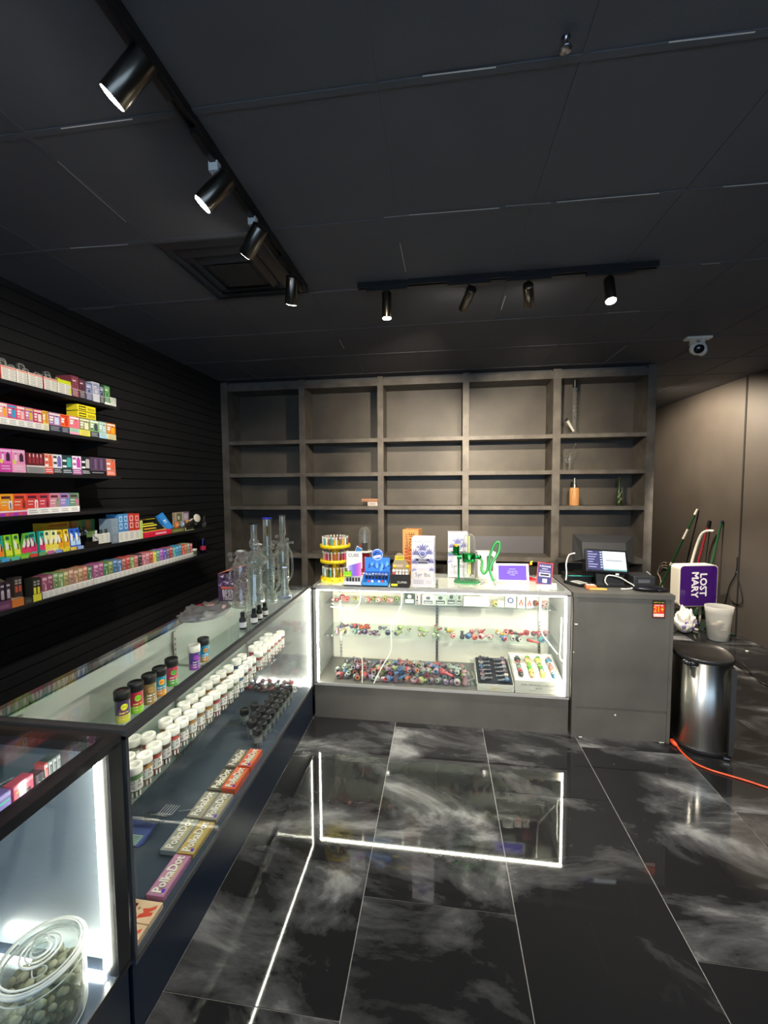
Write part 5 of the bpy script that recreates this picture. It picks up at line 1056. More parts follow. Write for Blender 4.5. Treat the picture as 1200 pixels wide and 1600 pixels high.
# green gravity pipe
gx_, gy_ = 1.108, .20
t = thing('gravity_bong', 'green metal and clear glass rotating water pipe with green hose', 'water pipe', (gx_, gy_, Z0))
q = MB('satin', '2c6a40'); q.lathe([(0, 0), (.095, 0), (.098, .004), (.094, .010), (.04, .014), (0, .014)], n=36, sy=.95); q.build('base', t)
q = MB('metal', '2c8a44'); q.cyl((-.062, 0, .012), (-.062, 0, .215), .007, n=12); q.cyl((-.075, 0, .188), (-.040, 0, .188), .022, n=16); q.build('support', t)
q = MB('metal', '1f8a3c'); q.lathe([(.040, .150), (.048, .154), (.048, .214), (.040, .218)], (.012, 0, 0), n=24); q.ring((.012, 0, .155), .047, .003, Z_, 24, 6, col='58c070'); q.ring((.012, 0, .213), .047, .003, Z_, 24, 6, col='58c070'); q.box(.006, -.0495, .175, .018, -.047, .19, 'metal', 'c8e0b8'); q.build('collar', t)
q = MB('tube_glass', (.96, .98, .95)); q.shell([(.028, .018), (.036, .022), (.043, .06), (.045, .155)], (.012, 0, 0), 24); q.shell([(.045, .215), (.045, .30), (.038, .335), (.022, .352), (.0, .358)], (.012, 0, 0), 24); q.build('glass_chamber', t)
q = MB('satin', 'e8e48a'); q.cyl((.012, 0, .04), (.012, 0, .34), .006, n=10); q.cyl((.024, 0, .06), (.024, 0, .15), .003, n=8); q.build('inner_tube', t)
q = MB('metal', '1f8a3c'); q.cyl((-.08, -.01, .215), (-.08, -.01, .265), .022, .024, 18); q.lathe([(0, 0), (.028, 0), (.028, .006), (0, .006)], (-.08, -.01, .208), 18); q.tube([(-.08, -.01, .212), (-.13, -.015, .216), (-.15, -.015, .214)], [.006, .006, .002], 8, col='68a080'); q.ell((-.08, -.01, .272), (.018, .018, .012), 'gloss', 'd89a28', 12, 7); q.ring((-.08, -.01, .266), .021, .003, Z_, 16, 5, 'metal', 'e0b848'); q.build('bowl', t)
q = MB('metal', '1c8040'); q.cyl((.055, 0, .185), (.085, 0, .185), .012, n=14); q.ell((.085, 0, .185), (.018, .016, .018), n=14, m=9); q.build('connector', t)
q = MB('satin', '2c8a44'); q.tube(smooth_pts([(.085, 0, .185), (.105, -.01, .16), (.10, -.03, .10), (.115, -.04, .075), (.14, -.04, .10), (.15, -.03, .17), (.175, -.02, .25), (.205, -.02, .298), (.225, -.02, .285), (.215, -.03, .22), (.17, -.05, .15), (.155, -.08, .10), (.175, -.10, .035)], 7), .0095, 10); ho_ = q.build('hose', t)
q = MB('tube_glass', (.8, .86, .8)); q.tube([(.175, -.10, .035), (.182, -.11, .018), (.188, -.12, .007)], [.007, .006, .006], 10); q.build('mouthpiece', ho_)
# glass dome device at the back
t = thing('dome_device', 'red device with a clear glass dome and white disc, back left of the front counter', 'smoking device', (.318, .36, Z0))
q = MB('gloss', '8a1420'); q.lathe([(0, 0), (.058, 0), (.060, .01), (.052, .09), (.040, .15), (.030, .185), (0, .185)], n=24); q.prism([(-.052, 0, .05), (-.030, 0, .05), (-.03, 0, .25), (-.052, 0, .23)], (0, .02, 0), 'gloss', 'c02838'); q.build('body', t)
q = MB('satin', 'e8e6dc'); q.lathe([(0, .186), (.062, .186), (.064, .190), (.060, .196), (0, .196)], n=28); q.build('disc', t)
q = MB('metal', '32342e'); q.cyl((0, 0, .196), (0, 0, .262), .024, n=18); q.cyl((0, 0, .262), (0, 0, .27), .027, n=18, col='e0dcc8'); q.build('core', t)
q = MB('bong_glass', (.94, .95, .93)); q.shell([(.044, .197), (.047, .23), (.048, .33), (.040, .362), (.022, .380), (0, .386)], n=24); q.ell((0, 0, .335), (.014, .014, .018)); q.build('glass_dome', t)
q = MB('satin', '5a5a5a'); q.tube(smooth_pts([(-.055, 0, .0), (-.085, 0, .08), (-.085, 0, .16), (-.06, 0, .22)], 5), .005, 8); q.build('hose', t)
# customer tablet, sign, red ornament, card reader
xc, yb = 1.435, .215; hh = .135; wt = .235
t = thing('white_tablet', 'white-framed tablet showing a bright blue screen on the front counter', 'tablet', (xc, yb, Z0))
q = MB('satin', 'e8e6ec'); q.M = Matrix.Rotation(-.30, 4, 'X'); q.bev(-wt/2, 0, .004, wt/2, .010, .004+hh, .004); q.build('frame', t)
q = MB('screen', (.07, .03, .45)); q.M = Matrix.Rotation(-.30, 4, 'X'); q.box(-wt/2+.018, -.0012, .018, wt/2-.018, -.0002, hh-.010); 
for k, (s_, z_) in enumerate((('WELCOME', .098), ('Please give this', .083), ('tablet a tap when', .070), ('to begin', .057))): q.text(s_, .011 if k else .009, (0, -.0018, z_), X_, Z_, 'screen', (.3, .33, .6), maxw=.13)
q.build('screen', t)
q = MB('satin', 'd8d8d8'); q.box(-.05, .01, 0, .05, .075, .006); q.prism([(-.012, .012, .006), (-.012, .07, .006), (-.012, .035, .07)], (.024, 0, 0)); q.build('stand', t)
t = thing('counter_sign', 'small navy sign with red border on a white foot, right end of the glass counter', 'sign', (1.635, .10, Z0))
q = MB('card', 'c83a3a'); q.M = Matrix.Rotation(-.16, 4, 'X') @ Matrix.Rotation(.10, 4, 'Y'); q.box(-.052, .05, .012, .052, .056, .168); q.box(-.047, .049, .018, .047, .050, .162, 'card', '2c2a68')
q.text('PURCHASE', .017, (0, .0484, .142), X_, Z_, 'card', 'f0f0f4', maxw=.075); q.text('POLICY', .012, (0, .0484, .124), X_, Z_, 'card', 'f0f0f4', maxw=.06); q.box(-.038, .0484, .070, .038, .049, .096, 'card', 'd8d8e0'); q.box(-.030, .0480, .076, .030, .0486, .090, 'card', '1c1c30'); q.box(-.012, .0484, .028, .018, .049, .055, 'card', 'e0e0e8')
for k in range(2): q.box(-.036, .0484, .104+.006*k, .036, .049, .107+.006*k, 'card', '9a9ac8')
q.build('panel', t)
q = MB('satin', 'e4e2dc'); q.prism([(-.07, -.05, 0), (.06, -.06, 0), (.10, .10, 0), (-.03, .10, 0)], (0, 0, .007)); q.prism([(-.02, .065, .007), (.06, .06, .007), (.05, .075, .09), (-.0, .08, .09)], (0, .006, 0)); q.build('foot', t)
q = MB('satin', '6a3030')
for k in range(6): q.box(-.055+.018*k, -.045, .0071, -.045+.018*k, -.037, .0078, 'card', 'b84840' if k % 2 else '30303c')
q.build('printed_marks', t)['kind'] = 'stuff'
q = MB('gloss', 'c81c28'); q.tube(smooth_pts([(.02, 0, .012), (-.02, 0, .03), (-.034, 0, .07), (-.024, 0, .105), (0, 0, .118)], 6), [.012]*24+[.010], 12); q.ell((.012, -.004, .128), (.010, .008, .014), col='e8a830'); q.ell((.020, -.002, .142), (.010, .006, .005), col='a8d840')
q.box(-.01, -.03, 0, .05, .03, .012, 'satin', 'c02028'); tag(q.build('red_ornament', None, (1.565, .30, Z0)), 'curved glossy red ornament with yellow and green tip behind the navy sign', 'ornament')
ZC = .986
t = thing('card_terminal', 'small black card reader with white keypad on the black counter, by the glass case', 'card reader', (1.875, .22, ZC))
q = MB('satin', '17171a'); q.bev(-.045, -.075, 0, .045, .075, .022, .006); cb_ = q.build('body', t)
q = MB('satin', 'd8d6cc'); q.box(-.034, -.066, .022, .034, .02, .0245); 
for a_ in range(3):
    for b_ in range(3): q.box(-.026+.018*a_, -.058+.022*b_, .0245, -.016+.018*a_, -.046+.022*b_, .0260, 'satin', '5a5a58')
q.build('keypad', cb_); bpy.data.objects['card_terminal'].rotation_euler = (0, 0, .5)
q = MB('plastic_film', 'e88a58'); q.bev(-.05, -.022, 0, .02, .022, .030, .008, col='e07848'); q.prism([(-.03, -.03, .002), (.08, -.03, .002), (.085, .0, .002), (.01, .01, .002)], (0, 0, .008), 'plastic_film', 'e8c468'); q.box(-.045, -.02, .030, .01, .01, .032, 'card', 'f0e4d8')
tag(q.build('snack_packet', None, (1.945, .10, ZC)), 'crumpled orange and yellow packet lying on the black counter edge', 'packet')
# point of sale: big monitor seen from behind, tablet in front, printer, cables
t = thing('pos_monitor', 'large black till monitor seen from behind, tilted back', 'monitor', (2.08, .37, ZC))
q = MB('satin', '343434')
A = [(-.185, .0, .14), (.245, .0, .13), (.275, .10, .325), (-.155, .10, .335)]        # front screen side rim, turned towards the staff
B = [(-.14, -.055, .17), (.16, -.055, .165), (.17, -.01, .285), (-.13, -.01, .29)]
B = [Vector(p)+Vector((0, -.01, 0)) for p in B]; A = [Vector(p) for p in A]; C_ = [p+Vector((0, .02, -.006)) for p in A]
q.add([*A, *B, *C_], [(4, 5, 6, 7), (0, 1, 5, 4), (1, 2, 6, 5), (2, 3, 7, 6), (3, 0, 4, 7), (0, 8, 9, 1), (1, 9, 10, 2), (2, 10, 11, 3), (3, 11, 8, 0), (11, 10, 9, 8)]); q.build('back_shell', t)
q = MB('satin', '141416'); q.prism([(-.14, -.06, .0), (.12, -.06, .0), (.12, .14, .0), (-.14, .14, 0)], (0, 0, .05)); q.prism([(-.10, -.02, .05), (.08, -.02, .05), (.08, .06, .05), (-.10, .06, .05)], (.01, .01, .14)); q.build('stand', t)
q = MB('satin', '3aa090'); q.box(-.24, -.075, .045, .06, -.068, .050); q.box(-.24, -.065, .0, .06, .10, .045, 'satin', '131315'); q.build('cash_drawer_edge', t)
q = MB('satin', 'ecebe6'); q.ell((-.185, -.02, .205), (.010, .008, .006)); q.tube(smooth_pts([(-.19, -.022, .205), (-.225, -.03, .19), (-.25, -.06, .13), (-.255, -.09, .07), (-.265, -.11, .02)], 6), .0045, 8); q.build('white_cable', t)
t = thing('pos_tablet', 'black tablet on a stand facing the customer, till screen with white right half', 'tablet', (2.065, .17, ZC))
q = MB('satin', '1b1b1d'); q.prism([(-.075, -.01, 0), (.125, -.01, 0), (.125, .08, 0), (-.075, .08, 0)], (0, 0, .014)); q.prism([(-.07, .0, .014), (.11, .0, .014), (.11, .035, .014), (-.07, .035, .014)], (.0, .03, .10)); q.build('stand', t)
q = MB('satin', '0c0c0e'); M_ = Matrix.Translation((.0, -.025, .105)) @ Matrix.Rotation(.05, 4, 'Y') @ Matrix.Rotation(-.42, 4, 'X'); q.M = M_; q.bev(-.150, 0, 0, .128, .012, .165, .008); q.build('frame', t)
q = MB('screen', (.30, .33, .34)); q.M = M_; q.box(-.035, -.001, .016, .116, 0, .152); q.box(-.138, -.001, .016, -.035, 0, .152, None, (.014, .014, .05)); q.box(-.035, -.0014, .016, .116, -.001, .026, None, (.04, .12, .12))
for k in range(7): q.box(-.132, -.0014, .142-.018*k, -.100+.010*((k*3) % 4), -.001, .147-.018*k, None, (.16, .16, .24)); q.box(-.052, -.0014, .140-.018*k, -.040, -.001, .148-.018*k, None, (.2, .25, .28))
q.box(.00, -.0014, .098, .055, -.001, .101, None, (.13, .13, .14)); q.box(-.015, -.0014, .084, .09, -.001, .090, None, (.07, .07, .08)); q.build('screen', t)
q = MB('satin', 'e4e4de'); q.box(.045, -.02, .088, .065, -.008, .102); q.tube(smooth_pts([(-.01, -.03, .02), (-.03, -.035, .05), (-.01, -.03, .088), (.06, -.03, .078), (.12, -.02, .045), (.165, -.02, .015), (.12, -.06, .006), (.06, -.07, .005)], 6), .0042, 8); q.build('white_cable', t)
t = thing('receipt_printer', 'dark grey receipt printer at the right end of the black counter', 'printer', (2.300, .20, ZC))
q = MB('satin', '2e2e30'); q.bev(-.075, -.05, 0, .065, .10, .085, .006); q.build('body', t); MB('satin', '55555a').box(-.045, -.0515, .038, .03, -.050, .062).build('paper_slot', t)
q = MB('satin', (.008, .008, .012)); q.ell((0, 0, .012), (.10, .05, .018), n=16, m=8); q.ell((.06, -.02, .008), (.05, .03, .010), n=12, m=6); tag(q.build('black_cloth', None, (2.295, .09, ZC+.006)), 'crumpled black cloth on the corner of the black counter', 'cloth')
q = MB('satin', 'c8c6c0'); q.tube(smooth_pts([at(1010, 893, 'y', .5), at(1018, 900, 'y', .5), at(1019, 912, 'y', .5), at(1016, 914, 'y', .5)+Vector((0, 0, .004)), Vector((2.38, .45, ZC+.016)), Vector((2.34, .40, ZC+.006))], 6), .004, 8)
tag(q.build('grey_cable', None), 'curved pale cable rising behind the receipt printer', 'cable')

# ------------------------------------------------------------------ glass water pipes and goods on the left counter top
def bong(name, x, y, label, prof, rim, extra=None, base=.052, smoke=(.90, .93, .90)):
    t = thing(name, label, 'water pipe', (x, y, Z0))
    q = MB('bong_glass', smoke); q.shell(prof, n=22); q.shell([(r*.86, z) for r, z in prof], n=18); q.build('body', t)
    q = MB('bong_glass', (.80, .86, .84)); q.lathe([(0, 0), (base, 0), (base*1.05, .004), (base, .010), (base*.6, .014), (0, .014)], n=26); q.build('foot', t)
    r_, z_ = prof[-1]; q = MB('gloss', rim); q.ring((0, 0, z_), r_+.003, .004, Z_, 22, 6); q.build('mouth_rim', t)
    if extra: extra(t)
    return t
def ex1(t):
    q = MB('bong_glass', (.88, .92, .88)); q.shell([(.03, .06), (.034, .08), (.034, .20), (.03, .22)], n=16); q.ring((0, 0, .21), .036, .004, Z_, 20, 6); q.ring((0, 0, .375), .021, .005, Z_, 18, 6); q.ring((0, 0, .392), .019, .004, Z_, 18, 6); q.build('inner_chamber', t)
    q = MB('bong_glass', (.9, .92, .9)); q.tube([(.03, -.02, .11), (.065, -.05, .15), (.08, -.06, .17)], [.007, .007, .011], 10); q.build('joint', t)
bong('glass_bong', -.118, -.675, 'clear glass water pipe with flared disc belly, nearest of the cluster on the left counter', [(.050, .012), (.050, .10), (.040, .12), (.040, .22), (.034, .26), (.072, .285), (.070, .305), (.030, .340), (.014, .355), (.026, .385), (.028, .400), (.017, .415), (.0165, .50)], '14161a', ex1)
def ex2(t):
    q = MB('bong_glass', (.88, .92, .88))
    for k in range(26):
        a = k*1.3; q.ell(((.035+.012*(k % 3))*math.cos(a), (.035+.012*(k % 3))*math.sin(a), .05+.0125*k), (.015, .015, .013), n=10, m=7)
    for k in range(4):
        a = .8+k*1.57; q.tube(smooth_pts([(.03*math.cos(a), .03*math.sin(a), .05), (.068*math.cos(a), .068*math.sin(a), .11), (.062*math.cos(a), .062*math.sin(a), .24), (.03*math.cos(a), .03*math.sin(a), .30)], 5), .007, 8)
    for z_ in (.12, .18, .24, .33, .35): q.ring((0, 0, z_), .038, .004, Z_, 18, 6)
    q.build('recycler_arms', t)
    q = MB('metal', 'c8a048'); q.box(.004, -.024, .41, .016, -.022, .47); q.build('gold_mark', t)
bong('glass_bong', -.130, -.470, 'tall clear glass water pipe with a cobalt blue rim, middle of the cluster', [(.052, .012), (.046, .05), (.030, .07), (.040, .11), (.044, .20), (.040, .28), (.026, .31), (.030, .33), (.025, .35), (.0245, .515)], '2830a8', ex2)
def ex3(t):
    q = MB('bong_glass', (.88, .92, .88))
    for k in range(24): a = k*2.1; q.ell(((.03+.010*(k % 3))*math.cos(a), (.03+.010*(k % 3))*math.sin(a), .10+.0125*k), (.013, .013, .011), n=10, m=7)
    for z_ in (.10, .16, .20, .27, .33, .40, .43): q.ring((0, 0, z_), .034 if z_ < .36 else .019, .004, Z_, 18, 6)
    q.tube([(.02, 0, .34), (.06, -.01, .345), (.075, -.01, .345)], [.006, .006, .009], 8); q.tube(smooth_pts([(.035, 0, .10), (.06, 0, .14), (.06, 0, .26), (.035, 0, .32)], 5), .007, 8); q.build('recycler_arms', t)
bong('glass_bong', -.105, -.290, 'clear glass recycler water pipe with dark rim, farthest of the cluster', [(.052, .012), (.012, .03), (.012, .075), (.036, .10), (.040, .20), (.038, .32), (.022, .35), (.014, .38), (.021, .40), (.0195, .52)], '2a2c30', ex3)
def ex4(t):
    q = MB('bong_glass', (.9, .86, .86))
    for k in range(34):
        a = k*1.7; q.ell(((.028+.014*(k % 3))*math.cos(a), (.028+.014*(k % 3))*math.sin(a), .035+.0072*k), (.012, .012, .010), n=10, m=7)
    for k in range(3):
        a = k*2.1; q.tube(smooth_pts([(.03*math.cos(a), .03*math.sin(a), .03), (.06*math.cos(a), .06*math.sin(a), .08), (.058*math.cos(a), .058*math.sin(a), .18), (.025*math.cos(a), .025*math.sin(a), .23)], 5), .006, 8)
    q.tube([(.02, 0, .05), (.05, -.02, .09), (.06, -.03, .11)], .007, 8); q.build('bead_chamber', t)
bong('dab_rig', -.250, -.575, 'short clear glass rig crowded with beads, behind the nearest water pipe', [(.044, .012), (.040, .06), (.032, .12), (.038, .18), (.028, .24), (.014, .26), (.013, .275)], 'c8ccc8', ex4, .044, (.93, .88, .87)).scale = (1.25, 1.25, 1.2)
bong('dab_rig', -.235, -.375, 'short clear glass rig between the blue-rimmed and the farthest water pipe', [(.046, .012), (.040, .08), (.036, .16), (.040, .21), (.022, .26), (.014, .30), (.014, .31)], 'd8d4d0', ex4, .046, (.94, .90, .88)).scale = (1.25, 1.25, 1.1)
def ex5(t):
    q = MB('bong_glass', (.55, .6, .85)); q.ring((0, 0, .018), .040, .006, Z_, 22, 6); q.build('blue_ring', t)
bong('dab_rig', -.055, -.395, 'small glass rig with a pale blue base ring at the front edge of the counter', [(.038, .012), (.034, .05), (.022, .08), (.026, .12), (.012, .15), (.011, .20)], 'b8c0e0', ex5, .040)
# dark purple box 'berry blast'
t = thing('berry_box', 'dark purple open display box with berry artwork on the left counter', 'display box', (-.375, -.40, Z0))
q = MB('card', '4a3450'); q.box(-.075, -.085, 0, .075, .085, .17); q.prism([(-.075, -.085, .17), (.075, -.02, .21), (.075, .085, .22), (-.075, .085, .17)], (0, 0, .002), 'card', 'b87058'); q.build('carton', t)
q = MB('card', '6a4a78'); F = -.0858
for k in range(16):
    x = -.065+.13*((k*37) % 16)/16; z_ = .10+.06*((k*23) % 11)/11; q.prism([(x-.012, F, z_), (x+.008, F, z_-.008), (x+.014, F, z_+.010)], (0, -.0002-.00003*k, 0), 'card', ('a88ab0', '7a5a88', 'd8c0d0', '2c1c34')[k % 4])
    q.prism([(.0758, -.08+.15*((k*29) % 16)/16, .02+.13*((k*13) % 9)/9), (.0758, -.06+.14*((k*29) % 16)/16, .025+.13*((k*13) % 9)/9), (.0758, -.065+.14*((k*29) % 16)/16, .045+.12*((k*13) % 9)/9)], (.0002+.00003*k, 0, 0), 'card', ('a88ab0', 'c0a8c0', '8a6a90', '2c1c34')[k % 4])
q.box(-.055, F-.001, .078, .055, F, .092, 'card', 'd8604a'); q.text('BERRY', .034, (0, F-.0016, .060), X_, Z_, 'card', 'f4ecf0', maxw=.095); q.text('BLAST', .034, (0, F-.0016, .038), X_, Z_, 'card', 'f4ecf0', maxw=.095); q.text('1000MG', .026, (0, F-.0016, .017), X_, Z_, 'card', 'f0e8ec', maxw=.10)
q.build('printing', t)
# crumpled plastic bag
bm = bmesh.new(); bmesh.ops.create_icosphere(bm, subdivisions=4, radius=1); r_ = random.Random(3)
from mathutils import noise
for v in bm.verts:
    n_ = noise.fractal(v.co*2.2, .9, 2, 4); z_ = v.co.z; v.co = Vector((v.co.x*.115*(1+.22*n_), v.co.y*.15*(1+.22*n_), max(0, (z_*.5+.5))*.062*(1+.35*n_)))
q = MB('plastic_film', '8e8e8c'); q.add([v.co.copy() for v in bm.verts], [[v.index for v in f.verts] for f in bm.faces], None, None, True); bm.free(); q.M = Matrix.Translation((-.01, .03, .062))
t = thing('plastic_bag', 'crumpled grey-white plastic bag with pink print beside the purple box', 'bag', (-.350, -.80, Z0)); q.M = Matrix(); q.build('bag', t)
q = MB('plastic_film', 'e0a8a0'); 
for k in range(5): q.ell((-.02+.02*k, .02*math.sin(k*2)+.04, .052-.004*abs(k-2)), (.03, .035, .014), None, 'd89890' if k % 2 else 'e8c8c0', 12, 7)
q.ell((-.055, .05, .05), (.02, .02, .01), None, 'c02838', 10, 6); q.build('pink_print', t)
# small dark bottles at the front edge
for k, (x, y_, hb) in enumerate([(-.060, -.945, .075), (-.038, -.865, .07), (-.040, -.800, .07), (-.038, -.735, .066)]):
    t = thing('dropper_bottle', f'small dark glass bottle with black cap on the left counter edge, {ORD[k]} from near end', 'bottle', (x, y_, Z0), 0, 'small bottles on the left counter edge')
    q = MB('tube_glass', (.25, .28, .27)); q.shell([(.016, .001), (.0175, .004), (.0175, hb*.7), (.009, hb*.82)], n=16); q.build('glass', t)
    q = MB('gloss', '141618'); q.cyl((0, 0, .002), (0, 0, hb*.6), .0150, n=14); q.build('liquid', t); q = MB('satin', '101114'); q.cyl((0, 0, hb*.8), (0, 0, hb*1.12), .011, n=14); q.build('cap', t)
    q = MB('card', 'e4e2da'); q.cyl((0, 0, hb*.15), (0, 0, hb*.50), .0181, n=16, caps=False); q.build('paper_label', t)

# ------------------------------------------------------------------ things inside the black-framed counter
DZ = .2905
def big_jar(x, y, r, h, label):
    t = thing('glass_jar', label, 'glass jar', (x, y, DZ)); G = (.93, .96, .95)
    q = MB('jar_glass', G); q.shell([(r*.9, .002), (r*.97, .004), (r, .016), (r*1.01, h*.45), (r, h*.78), (r*.93, h*.85), (r*.88, h*.88), (r*.92, h*.90)], n=56)
    q.shell([(r*.93, .014), (r*.955, .02), (r*.965, h*.45), (r*.955, h*.77), (r*.88, h*.85)], n=48); q.build('body', t)
    q = MB('jar_glass', G); q.shell([(r*.84, h*.86), (r*.86, h*.89), (r*1.0, h*.90), (r*1.03, h*.915), (r*1.02, h*.93), (r*.92, h*.95), (r*.5, h*.985), (r*.22, h*.992), (r*.13, h*1.01), (r*.13, h*1.03), (r*.20, h*1.05), (r*.22, h*1.085), (r*.17, h*1.115), (r*.08, h*1.13), (.001, h*1.132)], n=48)
    for R_, z_, w_ in ((1.02, .918, .004), (.98, .938, .003), (.90, .952, .0025), (.46, .987, .003), (.34, .99, .0025), (.22, .994, .003)): q.ring((0, 0, h*z_), r*R_, w_, Z_, 48, 6, 'ware_rim', (.9, .92, .9))
    q.ell((0, 0, h*1.085), (r*.19, r*.19, r*.20), n=20, m=12); q.build('lid', t)
    q = MB('ware_rim', (.9, .92, .9)); q.ring((0, 0, h*.865), r*.93, .0028, Z_, 48, 6); q.ring((0, 0, h*.80), r*1.0, .0016, Z_, 48, 6); q.build('neck_ring', t)
    q = MB('ware_rim', (.9, .92, .9)); a_ = [(.42, -.10), (.72, -.02), (.66, .20), (.50, .22)]; q.tube(smooth_pts([(r*(u*.5-.0+v), r*(-u*.75+v*.4), h*.972-(u-.4)*.02) for u, v in a_+[a_[0]]], 4), .0016, 5); q.build('tag_outline', t)
    q = MB('matte', '6a6a50'); rr = random.Random(5)
    for k in range(230):
        a = rr.random()*2*PI; d = r*.86*math.sqrt(rr.random()); zz = .022+(h*.50)*rr.random()
        if k > 120: d = r*.85
        elif k > 60: zz = h*.54
        q.ell((d*math.cos(a), d*math.sin(a), zz), (.008+.006*rr.random(), .008+.005*rr.random(), .006+.005*rr.random()), None, ('a09c7c', 'b4b296', '7a7a60', 'c4c0a4')[k % 4], 7, 5)
    q.lathe([(0, .012), (r*.84, .012), (r*.84, h*.50), (0, h*.52)], n=24, col='6c6c54')
    o = q.build('dried_buds', t); o['kind'] = 'stuff'; return t
big_jar(-.118, -1.968, .093, .205, 'big round glass jar with knobbed glass lid, half full of dried buds')
big_jar(-.195, -2.150, .080, .145, 'second glass jar with glass lid cut by the lower left photo corner')
s2 = .8805
def ncard(x, y, w_, h_, d_, col, label, cat, cols, rz=0, gl='card'):
    q = MB(gl, col); q.box(-d_/2, -w_/2, 0, d_/2, w_/2, h_)
    for k, (u0, v0, u1, v1, c_) in enumerate(cols): X = d_/2+.0004+.00005*k; q.quad([(X, -w_/2+u0*w_, v0*h_), (X, -w_/2+u1*w_, v0*h_), (X, -w_/2+u1*w_, v1*h_), (X, -w_/2+u0*w_, v1*h_)], gl, c_)
    return tag(q.build(label[0], None, (x, y, s2), rz), label[1], cat)
ncard(-.170, -1.955, .050, .060, .03, 'e86a80', ('foil_box', 'coral pink vape box with shiny rainbow streaks on the near counter shelf'), 'box', [(0, .8, 1, .95, 'f8a8b8'), (.2, .3, .5, .6, '4a3038'), (.6, .25, .85, .55, '4a3038'), (.1, .62, .5, .68, 'e8d040'), (.5, .1, .98, .18, 'c8e030')], 0, 'gloss')
ncard(-.170, -2.015, .055, .060, .03, '8a80c8', ('foil_box', 'lilac vape box with shiny green and blue streaks, left of the coral one'), 'box', [(0, .8, 1, .95, 'b8b0e8'), (.2, .3, .5, .6, '383050'), (.5, .6, .95, .68, '48d8b0'), (.1, .1, .9, .2, '30c8a0'), (.1, .7, .3, .78, '3048e8')], 0, 'gloss')
q = MB('satin', '2c3034'); q.box(-.015, -.012, 0, .02, .012, .05); q.cyl((.021, -.006, .012), (.021, -.006, .03), .002, n=8, col='d8dce0'); q.cyl((.021, .006, .012), (.021, .006, .03), .002, n=8, col='d8dce0'); tag(q.build('grey_device', None, (-.170, -1.914, s2)), 'small dark grey block with two bright pins between the vape boxes', 'device')
for k, (c_, nm) in enumerate([('d86a68', 'red and grey'), ('6a7478', 'slate grey'), ('7c8888', 'grey-green'), ('8a9494', 'pale grey')]):
    ncard(-.170, -1.894+.0125*k, .0115, .062, .03, c_, ('clear_box', f'{nm} clear boxed device in the far corner of the near counter shelf'), 'box', [(.1, .05, .35, .95, 'c8d0d0'), (.45, .2, .85, .7, [min(1, v*1.3+.05) for v in lin(c_)]), (.4, .8, .95, .92, 'd8dcdc')], 0, 'gloss')
for k, (y_, c_, nm) in enumerate([(-1.965, '8a78c8', 'violet'), (-1.915, 'b8b0d0', 'pale lilac'), (-1.872, 'e0a0a0', 'white and pink')]):
    ncard(-.40, y_, .042, .050, .05, c_, ('small_carton', f'{nm} small carton on the near counter shelf towards the back'), 'carton', [(.1, .2, .3, .8, 'e8e6f0'), (.5, .5, .9, .8, '6a5aa8' if k < 2 else 'd84a58'), (.5, .2, .9, .35, 'c8c4dc')])
q = MB('satin', '1c2430'); q.M = Matrix.Rotation(-.08, 4, 'Z'); q.cyl((0, -.12, .012), (0, -.01, .012), .012, n=14); q.cyl((0, -.01, .012), (0, .012, .012), .008, n=12, col='303a48'); q.cyl((0, .012, .012), (0, .075, .008), .004, .0015, 10, 'metal', 'b8bcc0')
o = tag(q.build('torch_tool', None, (-.285, -1.96, s2)), 'dark blue pointed metal tool lying on the near counter shelf', 'tool'); o.rotation_euler = (0, 0, -.15)
q = MB('satin', 'e8d8c0'); q.prism([(-.03, -.03, 0), (.03, -.03, 0), (.01, .04, 0)], (0, 0, .006)); q.prism([(-.026, -.028, .006), (.012, -.028, .006), (-.0, .01, .006)], (0, 0, .0004), 'satin', 'd86a58'); tag(q.build('folded_leaflet', None, (-.335, -2.06, s2)), 'cream folded leaflet with red print on the near counter shelf', 'leaflet')

# ------------------------------------------------------------------ bookcase items
def b2(px, py, zsh, yy=1.62): p = at(px, py, 'y', yy); return (p.x, yy, zsh+.0005)
x, y, z = b2(897, 665, 2.213); t = thing('tall_bong', 'tall dark-topped beaded glass water pipe on the top right bookcase shelf', 'water pipe', (x, y, z))
q = MB('bong_glass', (.85, .87, .84)); q.shell([(.045, .008), (.020, .03), (.018, .10)], n=18)
for k in range(9): q.ell((0, 0, .12+.042*k), (.023, .023, .022), n=12, m=7)
q.build('beaded_tube', t); q = MB('satin', (.01, .01, .01)); q.shell([(.022, .47), (.024, .545)], n=16); q.ring((0, 0, .545), .025, .004, Z_, 16, 6); q.build('black_mouth', t)
q = MB('satin', 'd0cec4'); q.cyl((-.01, -.02, .03), (-.075, -.03, .135), .010, .014, 12); q.ell((-.082, -.031, .145), .018, 'satin', (.01, .01, .01), 10, 7); q.build('side_arm', t)
MB('bong_glass', (.8, .82, .8)).lathe([(0, 0), (.048, 0), (.048, .006), (0, .008)], n=22).build('foot', t)
x, y, z = b2(890, 729, 1.851); t = thing('small_rig', 'little clear glass rig with bent neck on the second right bookcase shelf', 'water pipe', (x, y, z))
q = MB('bong_glass', (.85, .87, .84)); q.shell([(.020, 0), (.016, .02), (.010, .05), (.018, .10), (.014, .14), (.008, .16)], n=16); q.ell((0, 0, .11), (.02, .02, .016)); q.build('body', t)
q = MB('bong_glass', (.6, .6, .58)); q.tube([(0, 0, .16), (.03, 0, .22), (.06, 0, .27)], [.007, .006, .007], 8); q.build('neck', t); q = MB('bong_glass', (.9, .9, .88)); q.tube(smooth_pts([(0, 0, .07), (-.035, 0, .09), (-.04, 0, .13)], 4), .007, 8); q.lathe([(.010, 0), (.018, .02), (.018, .024)], (-.042, 0, .13), 12); q.build('bowl_arm', t)
